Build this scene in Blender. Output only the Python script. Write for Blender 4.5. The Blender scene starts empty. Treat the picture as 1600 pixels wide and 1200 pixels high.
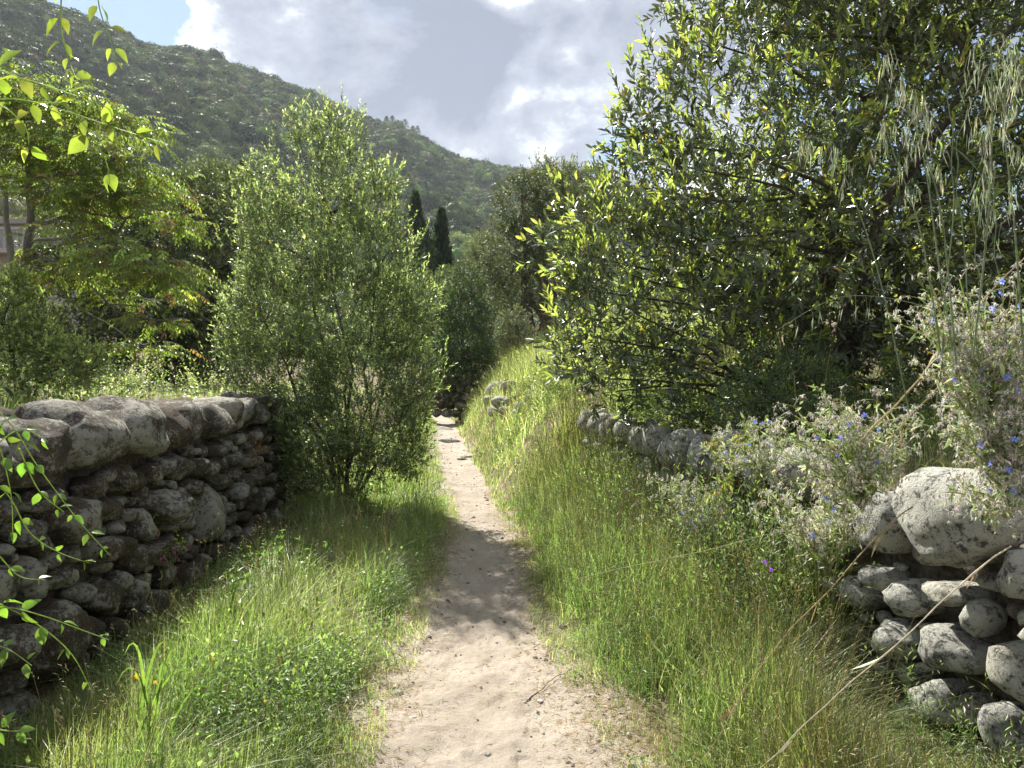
import bpy, math, random
import numpy as np
from mathutils import Vector, Euler, noise as mnoise

R = math.radians
rng = np.random.default_rng(11)
random.seed(11)
S = bpy.context.scene
COL = S.collection
F = 1160.0          # focal length in photo pixels (photo 1600 wide)
HZ = 590.0          # horizon row
EYE = 1.65

# ------------------------------------------------------------------ camera
cam = bpy.data.cameras.new('camera'); camo = bpy.data.objects.new('camera', cam); COL.objects.link(camo)
cam.sensor_width = 36; cam.lens = F / 1600 * 36; cam.shift_y = -(600 - HZ) / 1600
cam.clip_start = 0.05; cam.clip_end = 6000
camo.location = (0, 0, EYE); camo.rotation_euler = (R(90), 0, 0)
S.camera = camo

# ------------------------------------------------------------------ light
SUN_EL, SUN_AZ = R(45), R(-27)      # azimuth from +Y, negative = towards -X
sd = Vector((math.sin(SUN_AZ) * math.cos(SUN_EL), math.cos(SUN_AZ) * math.cos(SUN_EL), math.sin(SUN_EL)))
sun = bpy.data.lights.new('sun', 'SUN'); suno = bpy.data.objects.new('sun', sun); COL.objects.link(suno)
sun.energy = 4.4; sun.angle = R(0.55); sun.color = (1.0, 0.955, 0.87)
suno.rotation_euler = sd.to_track_quat('Z', 'Y').to_euler()
suno.location = (-5, 12, 14)
S.view_settings.view_transform = 'Standard'; S.view_settings.look = 'None'
S.view_settings.gamma = 1; S.view_settings.use_curve_mapping = False
S.view_settings.exposure = 1.42
S.cycles.max_bounces = 9; S.cycles.diffuse_bounces = 5; S.cycles.glossy_bounces = 2
S.cycles.transmission_bounces = 6; S.cycles.transparent_max_bounces = 4; S.cycles.volume_bounces = 0
S.cycles.sample_clamp_indirect = 4

W = bpy.data.worlds.new('World'); S.world = W; W.use_nodes = True
class NT:
    """tiny node-tree helper"""
    def __init__(s, tree): s.t = tree; tree.nodes.clear()
    def n(s, typ, ins=None, **kw):
        nd = s.t.nodes.new(typ)
        for k, v in kw.items(): setattr(nd, k, v)
        for k, v in (ins or {}).items():
            if isinstance(v, tuple) and len(v) == 2 and hasattr(v[0], 'outputs'): s.t.links.new(v[0].outputs[v[1]], nd.inputs[k])
            elif hasattr(v, 'outputs'): s.t.links.new(v.outputs[0], nd.inputs[k])
            else: nd.inputs[k].default_value = v
        return nd
    def math(s, op, a, b=0.0, c=0.0, clamp=False):
        return s.n('ShaderNodeMath', {0: a, 1: b, 2: c}, operation=op, use_clamp=clamp)
    def ramp(s, fac, stops, interp='LINEAR'):
        nd = s.n('ShaderNodeValToRGB', {'Fac': fac}); cr = nd.color_ramp; cr.interpolation = interp
        while len(cr.elements) < len(stops): cr.elements.new(0.5)
        for e, (p, c) in zip(cr.elements, stops):
            e.position = p; e.color = (c, c, c, 1) if not hasattr(c, '__len__') else (*c, 1)
        return nd
    def mix(s, fac, a, b, blend='MIX'):
        nd = s.n('ShaderNodeMix', data_type='RGBA', blend_type=blend)
        for i, v in ((0, fac), (6, a), (7, b)):
            if isinstance(v, tuple) and len(v) == 2 and hasattr(v[0], 'outputs'): s.t.links.new(v[0].outputs[v[1]], nd.inputs[i])
            elif hasattr(v, 'outputs'): s.t.links.new(v.outputs[2 if v.bl_idname == 'ShaderNodeMix' else 0], nd.inputs[i])
            else: nd.inputs[i].default_value = (*v, 1) if hasattr(v, '__len__') and len(v) == 3 else v
        return nd
    def o(s, nd): return (nd, 2) if nd.bl_idname == 'ShaderNodeMix' else nd

def pxdir(px, py):
    v = Vector(((px - 800) / F, 1, (HZ - py) / F)); return v.normalized()

w = NT(W.node_tree)
sky = w.n('ShaderNodeTexSky', sky_type='NISHITA', sun_disc=False, sun_elevation=SUN_EL, sun_rotation=SUN_AZ, altitude=300, air_density=1.0, dust_density=0.3, ozone_density=2.0)
bsky = w.n('ShaderNodeBackground', {'Color': sky, 'Strength': 0.055})
tc = w.n('ShaderNodeTexCoord')
mp = w.n('ShaderNodeMapping', {'Vector': (tc, 0), 'Scale': (1, 1, 1.9), 'Location': (3.3, 1.2, 0.4)})
n1 = w.n('ShaderNodeTexNoise', {'Vector': mp, 'Scale': 3.1, 'Detail': 9, 'Roughness': 0.55, 'Distortion': 0.25})
n2 = w.n('ShaderNodeTexNoise', {'Vector': mp, 'Scale': 1.7, 'Detail': 3, 'Roughness': 0.5})
cov = w.math('ADD', w.math('MULTIPLY', n1, 0.75), w.math('MULTIPLY', n2, 0.25))
cov = w.math('ADD', cov, 0.36)
for (px, py, rad, k) in ((105, -25, 0.125, 0.42), (-60, -120, 0.2, 0.3), (965, 222, 0.075, 0.30), (600, -10, 0.03, 0.10), (905, 262, .05, .12), (-350, 60, 0.35, 0.25), (1500, 60, 0.3, 0.25)):
    d = pxdir(px, py)
    dist = w.n('ShaderNodeVectorMath', {0: (tc, 0), 1: tuple(d)}, operation='DISTANCE')
    wob = w.math('ADD', (dist, 1), w.math('MULTIPLY', w.math('SUBTRACT', n1, 0.5), 0.25))
    m = w.n('ShaderNodeMapRange', {0: wob, 1: rad, 2: rad * 0.35, 3: 0.0, 4: k}, interpolation_type='SMOOTHSTEP')
    cov = w.math('SUBTRACT', cov, m)
covr = w.ramp(cov, [(0.55, 0.0), (0.66, 0.9), (0.74, 1.0)])
thn = 0.0
for (px, py, rad, k) in ((215, 60, .10, .26), (795, 35, .05, .10), (450, 0, .05, .12), (880, 95, .04, .09), (730, 228, .07, .14), (850, 240, .07, .12), (640, 30, .04, .07), (340, 50, .13, -.08), (640, 120, .12, -.05), (775, 135, .12, -.30), (690, 50, .09, -.22), (860, 30, .06, -.12)):
    dist = w.n('ShaderNodeVectorMath', {0: (tc, 0), 1: tuple(pxdir(px, py))}, operation='DISTANCE')
    wob = w.math('ADD', (dist, 1), w.math('MULTIPLY', w.math('SUBTRACT', n1, 0.5), 0.30))
    thn = w.math('ADD', thn, w.n('ShaderNodeMapRange', {0: wob, 1: rad, 2: rad * 0.1, 3: 0.0, 4: k}, interpolation_type='SMOOTHSTEP'))
# thick middle of a cloud is grey, thin edges are white
n3 = w.n('ShaderNodeTexNoise', {'Vector': w.n('ShaderNodeMapping', {'Vector': (tc, 0), 'Scale': (1, 1, 1.7), 'Location': (7.1, 2.4, 5.2)}), 'Scale': 3.6, 'Detail': 12, 'Roughness': 0.62, 'Distortion': 0.2})
thick = w.math('SUBTRACT', w.math('ADD', w.math('ADD', w.math('MULTIPLY', cov, .45), .42), w.math('MULTIPLY', w.math('SUBTRACT', n3, 0.5), 1.5)), thn)
ccol = w.ramp(thick, [(0.52, (1.5, 1.5, 1.47)), (0.62, (0.82, 0.85, 0.89)), (0.74, (0.45, 0.49, 0.57)), (0.92, (0.27, 0.305, 0.385))])
bcl = w.n('ShaderNodeBackground', {'Color': ccol, 'Strength': 0.50})
mx = w.n('ShaderNodeMixShader', {0: covr, 1: bsky, 2: bcl})
w.n('ShaderNodeOutputWorld', {'Surface': mx})

# ------------------------------------------------------------------ helpers
def sm(t): t = np.clip(t, 0, 1); return t * t * (3 - 2 * t)
def _h(ix, iy, iz, seed):
    n = (ix * 374761393 + iy * 668265263 + iz * 2147483647 // 7 + seed * 1274126177) & 0xffffffff
    n = ((n ^ (n >> 13)) * 1274126177) & 0xffffffff
    n = (n ^ (n >> 16)) & 0xffffffff
    return n / 4294967295.0
def vnoise(x, y, z=0.0, seed=0):
    x, y, z = np.broadcast_arrays(np.asarray(x, float), y, z)
    fx, fy, fz = np.floor(x), np.floor(y), np.floor(z)
    ix, iy, iz = fx.astype(np.int64), fy.astype(np.int64), fz.astype(np.int64)
    ux, uy, uz = sm(x - fx), sm(y - fy), sm(z - fz)
    r = 0
    for dx in (0, 1):
        for dy in (0, 1):
            for dz in (0, 1):
                wgt = (ux if dx else 1 - ux) * (uy if dy else 1 - uy) * (uz if dz else 1 - uz)
                r = r + wgt * _h(ix + dx, iy + dy, iz + dz, seed)
    return r * 2 - 1
def fbm(x, y, z=0.0, o=4, seed=0):
    r, a = 0, 1.0
    for i in range(o): r = r + a * vnoise(np.asarray(x) * 2 ** i, np.asarray(y) * 2 ** i, np.asarray(z) * 2 ** i, seed + i * 17); a *= .5
    return r
def nrm(v): return v / np.maximum(np.linalg.norm(v, axis=-1, keepdims=True), 1e-9)
def at(px, py, d): return np.array([(px - 800) / F * d, d, EYE - (py - HZ) / F * d])
ORG = {}
def tag(o, label=None, cat=None, group=None, kind=None):
    if label: o['label'] = label
    if cat: o['category'] = cat
    if group: o['group'] = group
    if kind: o['kind'] = kind
    return o
def empty(name, loc, label=None, cat=None, group=None):
    o = bpy.data.objects.new(name, None); COL.objects.link(o); o.location = tuple(float(c) for c in loc)
    o.empty_display_size = 0.1
    ORG[o.name] = np.array(loc, float); return tag(o, label, cat, group)
def mesh(name, V, polys, mat=None, col=None, attrs=None, smooth=False):
    """V (n,3); polys: list of int arrays (m,k)"""
    V = np.asarray(V, np.float32)
    me = bpy.data.meshes.new(name)
    polys = [np.asarray(p, np.int32) for p in polys if len(p)]
    me.vertices.add(len(V)); me.vertices.foreach_set('co', V.ravel())
    loops = np.concatenate([p.ravel() for p in polys]); tot = np.concatenate([np.full(len(p), p.shape[1], np.int32) for p in polys])
    me.loops.add(len(loops)); me.loops.foreach_set('vertex_index', loops)
    st = np.concatenate([[0], np.cumsum(tot)[:-1]]).astype(np.int32)
    me.polygons.add(len(tot)); me.polygons.foreach_set('loop_start', st)
    me.polygons.foreach_set('use_smooth', np.full(len(tot), smooth, bool))
    if col is not None:
        a = me.attributes.new('col', 'FLOAT_COLOR', 'POINT'); c = np.ones((len(V), 4), np.float32); c[:, :3] = col; a.data.foreach_set('color', c.ravel())
    for k, v in (attrs or {}).items():
        a = me.attributes.new(k, 'FLOAT', 'POINT'); a.data.foreach_set('value', np.asarray(v, np.float32))
    me.update(calc_edges=True)
    if mat: me.materials.append(mat)
    return me
def add(name, geo, mat, parent=None, smooth=False, **k):
    """geo = (V, polys, col or None) in world space"""
    V, polys, col = geo
    org = ORG.get(parent.name, np.zeros(3)) if parent else np.zeros(3)
    me = mesh(name, np.asarray(V) - org, polys, mat, col, smooth=smooth)
    o = bpy.data.objects.new(name, me); COL.objects.link(o)
    if parent: o.parent = parent; ORG[o.name] = org
    return tag(o, **k)
def join(*gs):
    gs = [g for g in gs if g is not None and len(g[0])]
    off, V, P, C = 0, [], [], []
    for v, p, c in gs:
        V.append(v); P += [np.asarray(q) + off for q in p]; off += len(v)
        C.append(c if c is not None else np.ones((len(v), 3)))
    return np.concatenate(V), P, np.concatenate(C)

def leaves(P, D, N, L, Wd, col, fold=0.25, bend=0.15, hexa=True, pos=0.5):
    """one folded leaf per row; D = axis, N = upper side"""
    n = len(P); D = nrm(D); X = nrm(np.cross(D, N)); N = np.cross(X, D)
    L = np.broadcast_to(np.asarray(L, float), n)[:, None]; Wd = np.broadcast_to(np.asarray(Wd, float), n)[:, None] * .5
    if hexa:
        cs = [(0, 0, 0), (.30, .85, .0), (.66, .85, 0), (1, 0, 0), (.66, -.85, 0), (.30, -.85, 0)]
    else:
        cs = [(0, 0, 0), (pos, 1, 0), (1, 0, 0), (pos, -1, 0)]
    vs = []
    for t, s, _ in cs:
        vs.append(P + D * (L * t) + X * (Wd * s) + N * (Wd * abs(s) * fold) - N * (L * bend * t * t))
    V = np.stack(vs, 1).reshape(-1, 3); k = len(cs); b = np.arange(n)[:, None] * k
    pol = [b + np.array([[0, 1, 2, 3]]), b + np.array([[0, 3, 4, 5]])] if hexa else [b + np.array([[0, 1, 2]]), b + np.array([[0, 2, 3]])]
    return V, pol, np.repeat(col, k, 0)

def tubes(paths, rad, sides=4, col=(1, 1, 1), jit=0):
    """paths (n,k,3) rad (n,k)"""
    paths = np.asarray(paths, float); n, k, _ = paths.shape
    rad = np.broadcast_to(np.asarray(rad, float), (n, k))
    T = nrm(np.gradient(paths, axis=1)); ref = np.where(np.abs(T[..., 2:3]) > .9, np.array([1., 0, 0]), np.array([0, 0, 1.]))
    # keep one reference per strand so rings do not twist
    ref = np.repeat(np.where(np.abs(T[:, :, 2].mean(1))[:, None, None] > .8, np.array([[[1., 0, 0]]]), np.array([[[0, 0, 1.]]])), k, 1)
    A = nrm(np.cross(T, ref)); B = np.cross(T, A)
    th = np.arange(sides) / sides * 2 * math.pi
    V = paths[:, :, None] + (A[:, :, None] * np.cos(th)[None, None, :, None] + B[:, :, None] * np.sin(th)[None, None, :, None]) * rad[:, :, None, None]
    if jit: V = V + (fbm(V[..., 0] * 9, V[..., 1] * 9, V[..., 2] * 4, 3) * jit * rad[:, :, None])[..., None] * nrm(V - paths[:, :, None])
    idx = np.arange(n * k * sides).reshape(n, k, sides)
    a = idx[:, :-1]; b = idx[:, 1:]
    q = np.stack([a, np.roll(a, -1, 2), np.roll(b, -1, 2), b], -1).reshape(-1, 4)
    V = V.reshape(-1, 3)
    c = np.asarray(col, float)
    c = np.broadcast_to(c, (len(V), 3)) if c.ndim == 1 else np.repeat(c, k * sides, 0)
    return V, [q], np.array(c)

def blades(P, az, H, Wd, lean, col, segs=3, curl=1.0, tipcol=None):
    """grass blades: P base, az lean direction, lean = sideways travel / H"""
    n = len(P); H = np.broadcast_to(H, n); Wd = np.broadcast_to(Wd, n); lean = np.broadcast_to(lean, n)
    d = np.stack([np.cos(az), np.sin(az), np.zeros(n)], 1); tw = az + math.pi / 2 + rng.normal(0, .7, n)
    X = np.stack([np.cos(tw), np.sin(tw), np.zeros(n)], 1)
    vs = []; cs = []
    for i in range(segs + 1):
        t = i / segs
        c = P + d * (H * lean * t ** (1 + curl))[:, None] + np.array([0, 0, 1.]) * (H * (t - .32 * np.minimum(lean, 1.6) * t ** 2.4))[:, None]
        wv = (Wd * (1 - t ** 1.6) * .5 + (0.0002 if i == segs else 0))[:, None]
        cc = col if tipcol is None else col * (1 - t * t) + tipcol * t * t
        if i < segs: vs += [c - X * wv, c + X * wv]; cs += [cc, cc]
        else: vs.append(c); cs.append(cc)
    k = len(vs); V = np.stack(vs, 1).reshape(-1, 3); C = np.stack(cs, 1).reshape(-1, 3); b = np.arange(n)[:, None] * k
    q = [b + np.array([[2 * i, 2 * i + 1, 2 * i + 3, 2 * i + 2]]) for i in range(segs - 1)]
    q.append(b + np.array([[2 * segs - 2, 2 * segs - 1, 2 * segs]]))
    return V, q, C

def spindles(P, D, L, Wd, col, sides=3):
    """small seeds / buds / spikelets: P top end, D axis"""
    n = len(P); D = nrm(D); L = np.broadcast_to(L, n)[:, None]; Wd = np.broadcast_to(Wd, n)[:, None]
    ref = nrm(rng.normal(size=(n, 3))); A = nrm(np.cross(D, ref)); B = np.cross(D, A)
    vs = [P]
    for i in range(sides):
        th = i / sides * 2 * math.pi; vs.append(P + D * L * .4 + (A * math.cos(th) + B * math.sin(th)) * Wd * .5)
    vs.append(P + D * L); k = sides + 2
    V = np.stack(vs, 1).reshape(-1, 3); b = np.arange(n)[:, None] * k
    q = []
    for i in range(sides):
        j = (i + 1) % sides; q += [b + np.array([[0, 1 + i, 1 + j]]), b + np.array([[1 + j, 1 + i, k - 1]])]
    return V, q, np.repeat(col, k, 0)

def cvar(base, n, v=.18, hv=.06):
    """colour variation per item: brightness + slight hue"""
    base = np.asarray(base, float)
    c = np.broadcast_to(base, (n, 3)) * np.exp(rng.normal(0, v, (n, 1)))
    return np.clip(c * (1 + rng.normal(0, hv, (n, 3))), 0, 1)
def cmix(cols, wts, n, v=.18):
    i = rng.choice(len(cols), n, p=np.array(wts) / sum(wts)); return cvar(np.array(cols)[i], n, v)

# ------------------------------------------------------------------ materials
def newmat(name):
    m = bpy.data.materials.new(name); m.use_nodes = True; return m, NT(m.node_tree)
def leaf_mat(name, rough=.45, trans=.4, tcol=(1.9, 1.9, .6), spec=.5, instancer=False, gain=1.6, adapt=False):
    m, t = newmat(name)
    a = t.n('ShaderNodeAttribute', attribute_name='col', attribute_type='INSTANCER' if instancer else 'GEOMETRY')
    g = t.n('ShaderNodeNewGeometry')
    nz = t.n('ShaderNodeTexNoise', {'Vector': (g, 0), 'Scale': 60 if not instancer else .6, 'Detail': 3})
    c = t.mix(1.0, a, t.ramp(nz, [(.3, gain * .75), (.7, gain * 1.2)]), 'MULTIPLY')
    p = t.n('ShaderNodeBsdfPrincipled', {'Base Color': t.o(c), 'Roughness': rough, 'Specular IOR Level': spec})
    if trans <= 0: t.n('ShaderNodeOutputMaterial', {0: p}); return m
    tc_ = t.mix(1.0, c, tcol, 'MULTIPLY')
    tr = t.n('ShaderNodeBsdfTranslucent', {'Color': t.o(tc_)})
    if adapt:   # thick old leaves let little light through, soft young ones much
        sep = t.n('ShaderNodeSeparateColor', {0: (a, 0)}); trans = t.n('ShaderNodeMapRange', {0: (sep, 1), 1: .05, 2: .2, 3: trans * .35, 4: trans * 1.2})
    s = t.n('ShaderNodeMixShader', {0: trans, 1: p, 2: tr}); t.n('ShaderNodeOutputMaterial', {0: s}); return m
def bark_mat(name, c1, c2, sc=14):
    m, t = newmat(name); g = t.n('ShaderNodeNewGeometry')
    mp_ = t.n('ShaderNodeMapping', {'Vector': (g, 0), 'Scale': (1, 1, .25)})
    nz = t.n('ShaderNodeTexNoise', {'Vector': mp_, 'Scale': sc, 'Detail': 8, 'Roughness': .65})
    c = t.ramp(nz, [(.3, c1), (.7, c2)])
    b = t.n('ShaderNodeBump', {'Height': nz, 'Strength': .8, 'Distance': .02})
    p = t.n('ShaderNodeBsdfPrincipled', {'Base Color': c, 'Roughness': .9, 'Normal': b}); t.n('ShaderNodeOutputMaterial', {0: p}); return m
def stone_mat(name, c_dark, c_mid, c_light, lichen, black, moss=0.0):
    m, t = newmat(name); oi = t.n('ShaderNodeObjectInfo'); tcn = t.n('ShaderNodeTexCoord')
    off = t.n('ShaderNodeVectorMath', {0: (tcn, 3), 1: t.n('ShaderNodeCombineXYZ', {0: t.math('MULTIPLY', (oi, 5), 37), 1: t.math('MULTIPLY', (oi, 5), 11)})}, operation='ADD')
    big = t.n('ShaderNodeTexNoise', {'Vector': off, 'Scale': 5, 'Detail': 6, 'Roughness': .62})
    grain = t.n('ShaderNodeTexNoise', {'Vector': off, 'Scale': 110, 'Detail': 4, 'Roughness': .7})
    mid = t.n('ShaderNodeTexNoise', {'Vector': off, 'Scale': 38, 'Detail': 9, 'Roughness': .78})
    c = t.ramp(big, [(.3, c_dark), (.52, c_mid), (.75, c_light)])
    rr = t.ramp((oi, 5), [(0, (.78, .70, .62)), (.3, (1, .97, .93)), (.6, (1.0, 1.02, 1.05)), (.85, (1.12, 1.1, 1.06)), (1, (1.25, 1.12, .92))])
    c = t.mix(1, c, rr, 'MULTIPLY')
    c = t.mix(1, c, t.ramp(grain, [(.36, .45), (.5, 1.0), (.66, 1.45)]), 'MULTIPLY')
    lm = t.ramp(t.math('ADD', t.math('ADD', mid, t.math('MULTIPLY', t.math('SUBTRACT', (oi, 5), .5), .16)), t.math('MULTIPLY', t.math('SUBTRACT', big, .5), .9)), [(.55 - lichen * .08, 0), (.60 - lichen * .06, 1)])
    c = t.mix(t.math('MULTIPLY', lm, .75 * min(1, lichen)), c, (.58, .58, .50))
    n4 = t.n('ShaderNodeTexNoise', {'Vector': t.n('ShaderNodeVectorMath', {0: off, 1: (9.3, 4.1, 2.2)}, operation='ADD'), 'Scale': 21, 'Detail': 10, 'Roughness': .80})
    bm = t.ramp(n4, [(.56 - black * .06, 0), (.62 - black * .05, 1)])
    c = t.mix(t.math('MULTIPLY', bm, .85), c, (.035, .034, .034))
    if moss:
        n5 = t.n('ShaderNodeTexNoise', {'Vector': off, 'Scale': 7, 'Detail': 5})
        c = t.mix(t.math('MULTIPLY', t.ramp(n5, [(.55, 0), (.68, 1)]), moss), c, (.06, .065, .02))
    h = t.math('ADD', t.math('MULTIPLY', mid, .7), t.math('MULTIPLY', grain, .35))
    h = t.math('ADD', h, t.math('MULTIPLY', big, 1.2))
    b = t.n('ShaderNodeBump', {'Height': h, 'Strength': 1.0, 'Distance': .03})
    p = t.n('ShaderNodeBsdfPrincipled', {'Base Color': t.o(c), 'Roughness': .92, 'Specular IOR Level': .25, 'Normal': b}); t.n('ShaderNodeOutputMaterial', {0: p}); return m

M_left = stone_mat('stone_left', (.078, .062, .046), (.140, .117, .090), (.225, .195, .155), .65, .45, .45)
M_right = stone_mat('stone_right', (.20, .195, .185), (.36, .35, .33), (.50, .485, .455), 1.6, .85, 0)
M_rock = stone_mat('far_rock', (.16, .15, .14), (.30, .28, .25), (.46, .44, .40), .8, .3, 0)
M_leaf = leaf_mat('leaf_glossy', .36, .46, (1.45, 1.55, .9), spec=.9, adapt=True)
M_soft = leaf_mat('leaf_soft', .42, .46, (1.45, 1.6, .95), adapt=True)
M_straw = leaf_mat('straw', .6, .42, (1.1, 1.05, .85), .3, gain=1.15)
M_dark = leaf_mat('leaf_dark', .5, .28, (1.5, 1.6, .9), gain=1.8)
M_grass = leaf_mat('grass', .42, .5, (1.45, 1.7, .85), .5)
M_petal = leaf_mat('petal', .6, .4, (1.3, 1.3, 1.3), .2)
M_hill = leaf_mat('hill_leaf', .7, .12, (1.5, 1.6, .8), .2, True, gain=1.35)
M_bark = bark_mat('bark', (.035, .028, .022), (.15, .125, .10))
M_barkg = bark_mat('bark_grey', (.09, .085, .075), (.24, .23, .21))

def ground_mat():
    m, t = newmat('ground'); g = t.n('ShaderNodeNewGeometry'); a = t.n('ShaderNodeAttribute', attribute_name='dirt')
    s1 = t.n('ShaderNodeTexNoise', {'Vector': (g, 0), 'Scale': 2.2, 'Detail': 8, 'Roughness': .6})
    s2 = t.n('ShaderNodeTexNoise', {'Vector': (g, 0), 'Scale': 26, 'Detail': 8, 'Roughness': .7})
    s3 = t.n('ShaderNodeTexNoise', {'Vector': (g, 0), 'Scale': 160, 'Detail': 4, 'Roughness': .7})
    sand = t.ramp(s1, [(.3, (.30, .252, .20)), (.55, (.37, .318, .26)), (.75, (.43, .375, .31))])
    sand = t.mix(1, sand, t.ramp(s3, [(.3, .72), (.5, 1), (.7, 1.2)]), 'MULTIPLY')
    sand = t.mix(t.ramp(s2, [(.60, 0), (.72, .55)]), sand, (.26, .21, .16))
    lit = t.ramp(s2, [(.3, (.075, .055, .035)), (.5, (.17, .13, .08)), (.7, (.33, .265, .17))])
    lit = t.mix(1, lit, t.ramp(s3, [(.3, .6), (.7, 1.4)]), 'MULTIPLY')
    f = t.math('ADD', (a, 2), t.math('ADD', t.math('MULTIPLY', t.math('SUBTRACT', s2, .5), 1.2), t.math('MULTIPLY', t.math('SUBTRACT', s1, .5), .8)))
    c = t.mix(t.ramp(f, [(.38, 0), (.62, 1)]), lit, sand)
    # footprints and scuffs
    v = t.n('ShaderNodeTexVoronoi', {'Vector': t.n('ShaderNodeMapping', {'Vector': (g, 0), 'Scale': (1.2, .7, 1)}), 'Scale': 20}, feature='SMOOTH_F1')
    h = t.math('ADD', t.math('MULTIPLY', s2, 1.0), t.math('ADD', t.math('MULTIPLY', s3, .35), t.math('MULTIPLY', (v, 0), .6)))
    b = t.n('ShaderNodeBump', {'Height': h, 'Strength': .75, 'Distance': .02})
    p = t.n('ShaderNodeBsdfPrincipled', {'Base Color': t.o(c), 'Roughness': .95, 'Specular IOR Level': .15, 'Normal': b}); t.n('ShaderNodeOutputMaterial', {0: p}); return m
M_ground = ground_mat()

# ------------------------------------------------------------------ terrain shape
PY = [-3, 3.1, 4.7, 6.2, 8, 11.3, 17.4, 27, 32, 45, 80]
PX = [-.05, -.08, -.21, -.26, -.30, -.68, -1.4, -2.4, -3.2, -6, -14]
def xc(y): return np.interp(y, PY, PX)
def hw(y): return np.interp(y, [-3, 3.1, 4.7, 6.2, 8, 11, 30], [.62, .60, .44, .38, .33, .34, .36])
def wl(y): return -(2.04 + .0932 * np.minimum(y, 14)) - .02 * np.maximum(y - 14, 0)      # left wall face
def wr(y): return 2.286 - .143 * np.minimum(y, 9.5)                 # right wall face
def gz(x, y):
    x = np.asarray(x, float); y = np.asarray(y, float)
    z = .03 * fbm(x * .9, y * .9, 0, 3, 5) + .012 * fbm(x * 4, y * 4, 0, 3, 9)
    L = wl(y) - .30 - x
    wid = np.interp(y, [11, 14], [.14, .9])
    z = z + 1.02 * sm((L + .05) / wid + .3) + np.clip(L, 0, 60) * .055 * sm((L - .3) / 2)
    k = sm((y - 8.8) / 2.6)
    Rn = x - wr(y) - .22
    near = 1.08 * sm(Rn / .16 + .4) + np.clip(Rn - .3, 0, 9) * .10 + .12 * np.clip(x - (xc(y) + hw(y) + .1), 0, 2) * (1 - sm(Rn / .16 + .4))
    De = x - (xc(y) + hw(y) + .12)
    far = 2.9 * (1 - np.exp(-np.clip(De, 0, 40) / 1.35)) * (1 + .10 * fbm(x * .7, y * .5, 0, 2, 3)) * np.interp(y, [9, 16, 24, 34], [.85, 1, .95, .5])
    z = z + near * (1 - k) + far * k
    dp = np.abs(x - xc(y)) / hw(y)
    z = z - .035 * sm(1.25 - dp)
    z = z + .03 * np.clip(y - 35, 0, 120)
    return z
def dirt(x, y):
    dp = np.abs(x - xc(y)) / hw(y)
    return np.clip(1.25 - dp * .62 + .20 * fbm(x * 3, y * 3, 0, 4, 21), 0, 1) * np.where(dp < 3, 1, 0)

def grid(xs, ys, zf, name, dz=0, kind='structure'):
    X, Y = np.meshgrid(xs, ys); Z = zf(X, Y) + dz
    V = np.stack([X, Y, Z], -1).reshape(-1, 3); i = np.arange(X.size).reshape(X.shape)
    q = np.stack([i[:-1, :-1], i[:-1, 1:], i[1:, 1:], i[1:, :-1]], -1).reshape(-1, 4)
    me = mesh(name, V, [q], M_ground, attrs={'dirt': dirt(V[:, 0], V[:, 1])}, smooth=True)
    o = bpy.data.objects.new(name, me); COL.objects.link(o); return tag(o, kind=kind)
def steps(brk):
    out = []
    for a, b, h in brk: out.append(np.arange(a, b, h))
    return np.concatenate(out)
xs = steps([(-1300, -300, 100), (-300, -60, 30), (-60, -12, 3), (-12, -4, .5), (-4, 4, .09), (4, 12, .5), (12, 60, 3), (60, 300, 30), (300, 1301, 100)])
ys = steps([(-400, -40, 60), (-40, -4, 4), (-4, 1, .5), (1, 14, .12), (14, 34, .25), (34, 70, 2), (70, 300, 20), (300, 1401, 100)])
grid(xs, ys, gz, 'ground')
# path: a finer sheet following the trodden line, with real footprints
def path_sheet():
    yy = steps([(-2, 2, .1), (2, 7, .022), (7, 14, .045), (14, 34, .15)]); uu = np.linspace(-1.05, 1.05, 56)
    Y, U = np.meshgrid(yy, uu, indexing='ij')
    edge = 1 + .16 * fbm(Y * 1.3, np.sign(U) * 5, 0, 4, 31)
    X = xc(Y) + U * hw(Y) * edge
    Z = gz(X, Y) + .006 + (.008 * fbm(X * 9, Y * 7, 0, 3, 40) + .0045 * fbm(X * 28, Y * 22, 0, 2, 44)) * sm((1.05 - np.abs(U)) * 6)
    rg = np.random.default_rng(77)
    for k in range(46):      # shoe prints pressed into the sand
        fy = rg.uniform(2.3, 9.5); fx = float(xc(fy)) + rg.normal(0, .18); a = rg.normal(.05, .25) ; dx, dy = X - fx, Y - fy
        lx = dx * math.cos(a) - dy * math.sin(a); ly = dx * math.sin(a) + dy * math.cos(a); q = (lx / .052) ** 2 + (ly / .14) ** 2
        if k % 5 == 0: q = np.minimum(q, (lx / .04) ** 2 + ((ly + .17) / .05) ** 2)
        Z = Z - .008 * sm(1.25 - q) + .0045 * np.exp(-((q - 1.5) / .5) ** 2) + .0015 * np.sin(ly * 260) * (q < .9)
    V = np.stack([X, Y, Z], -1).reshape(-1, 3); i = np.arange(X.size).reshape(X.shape)
    q = np.stack([i[:-1, :-1], i[:-1, 1:], i[1:, 1:], i[1:, :-1]], -1).reshape(-1, 4)[:, ::-1]
    me = mesh('path', V, [q], M_ground, attrs={'dirt': dirt(V[:, 0], V[:, 1])}, smooth=True)
    o = bpy.data.objects.new('path', me); COL.objects.link(o); tag(o, kind='structure')
path_sheet()

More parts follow.
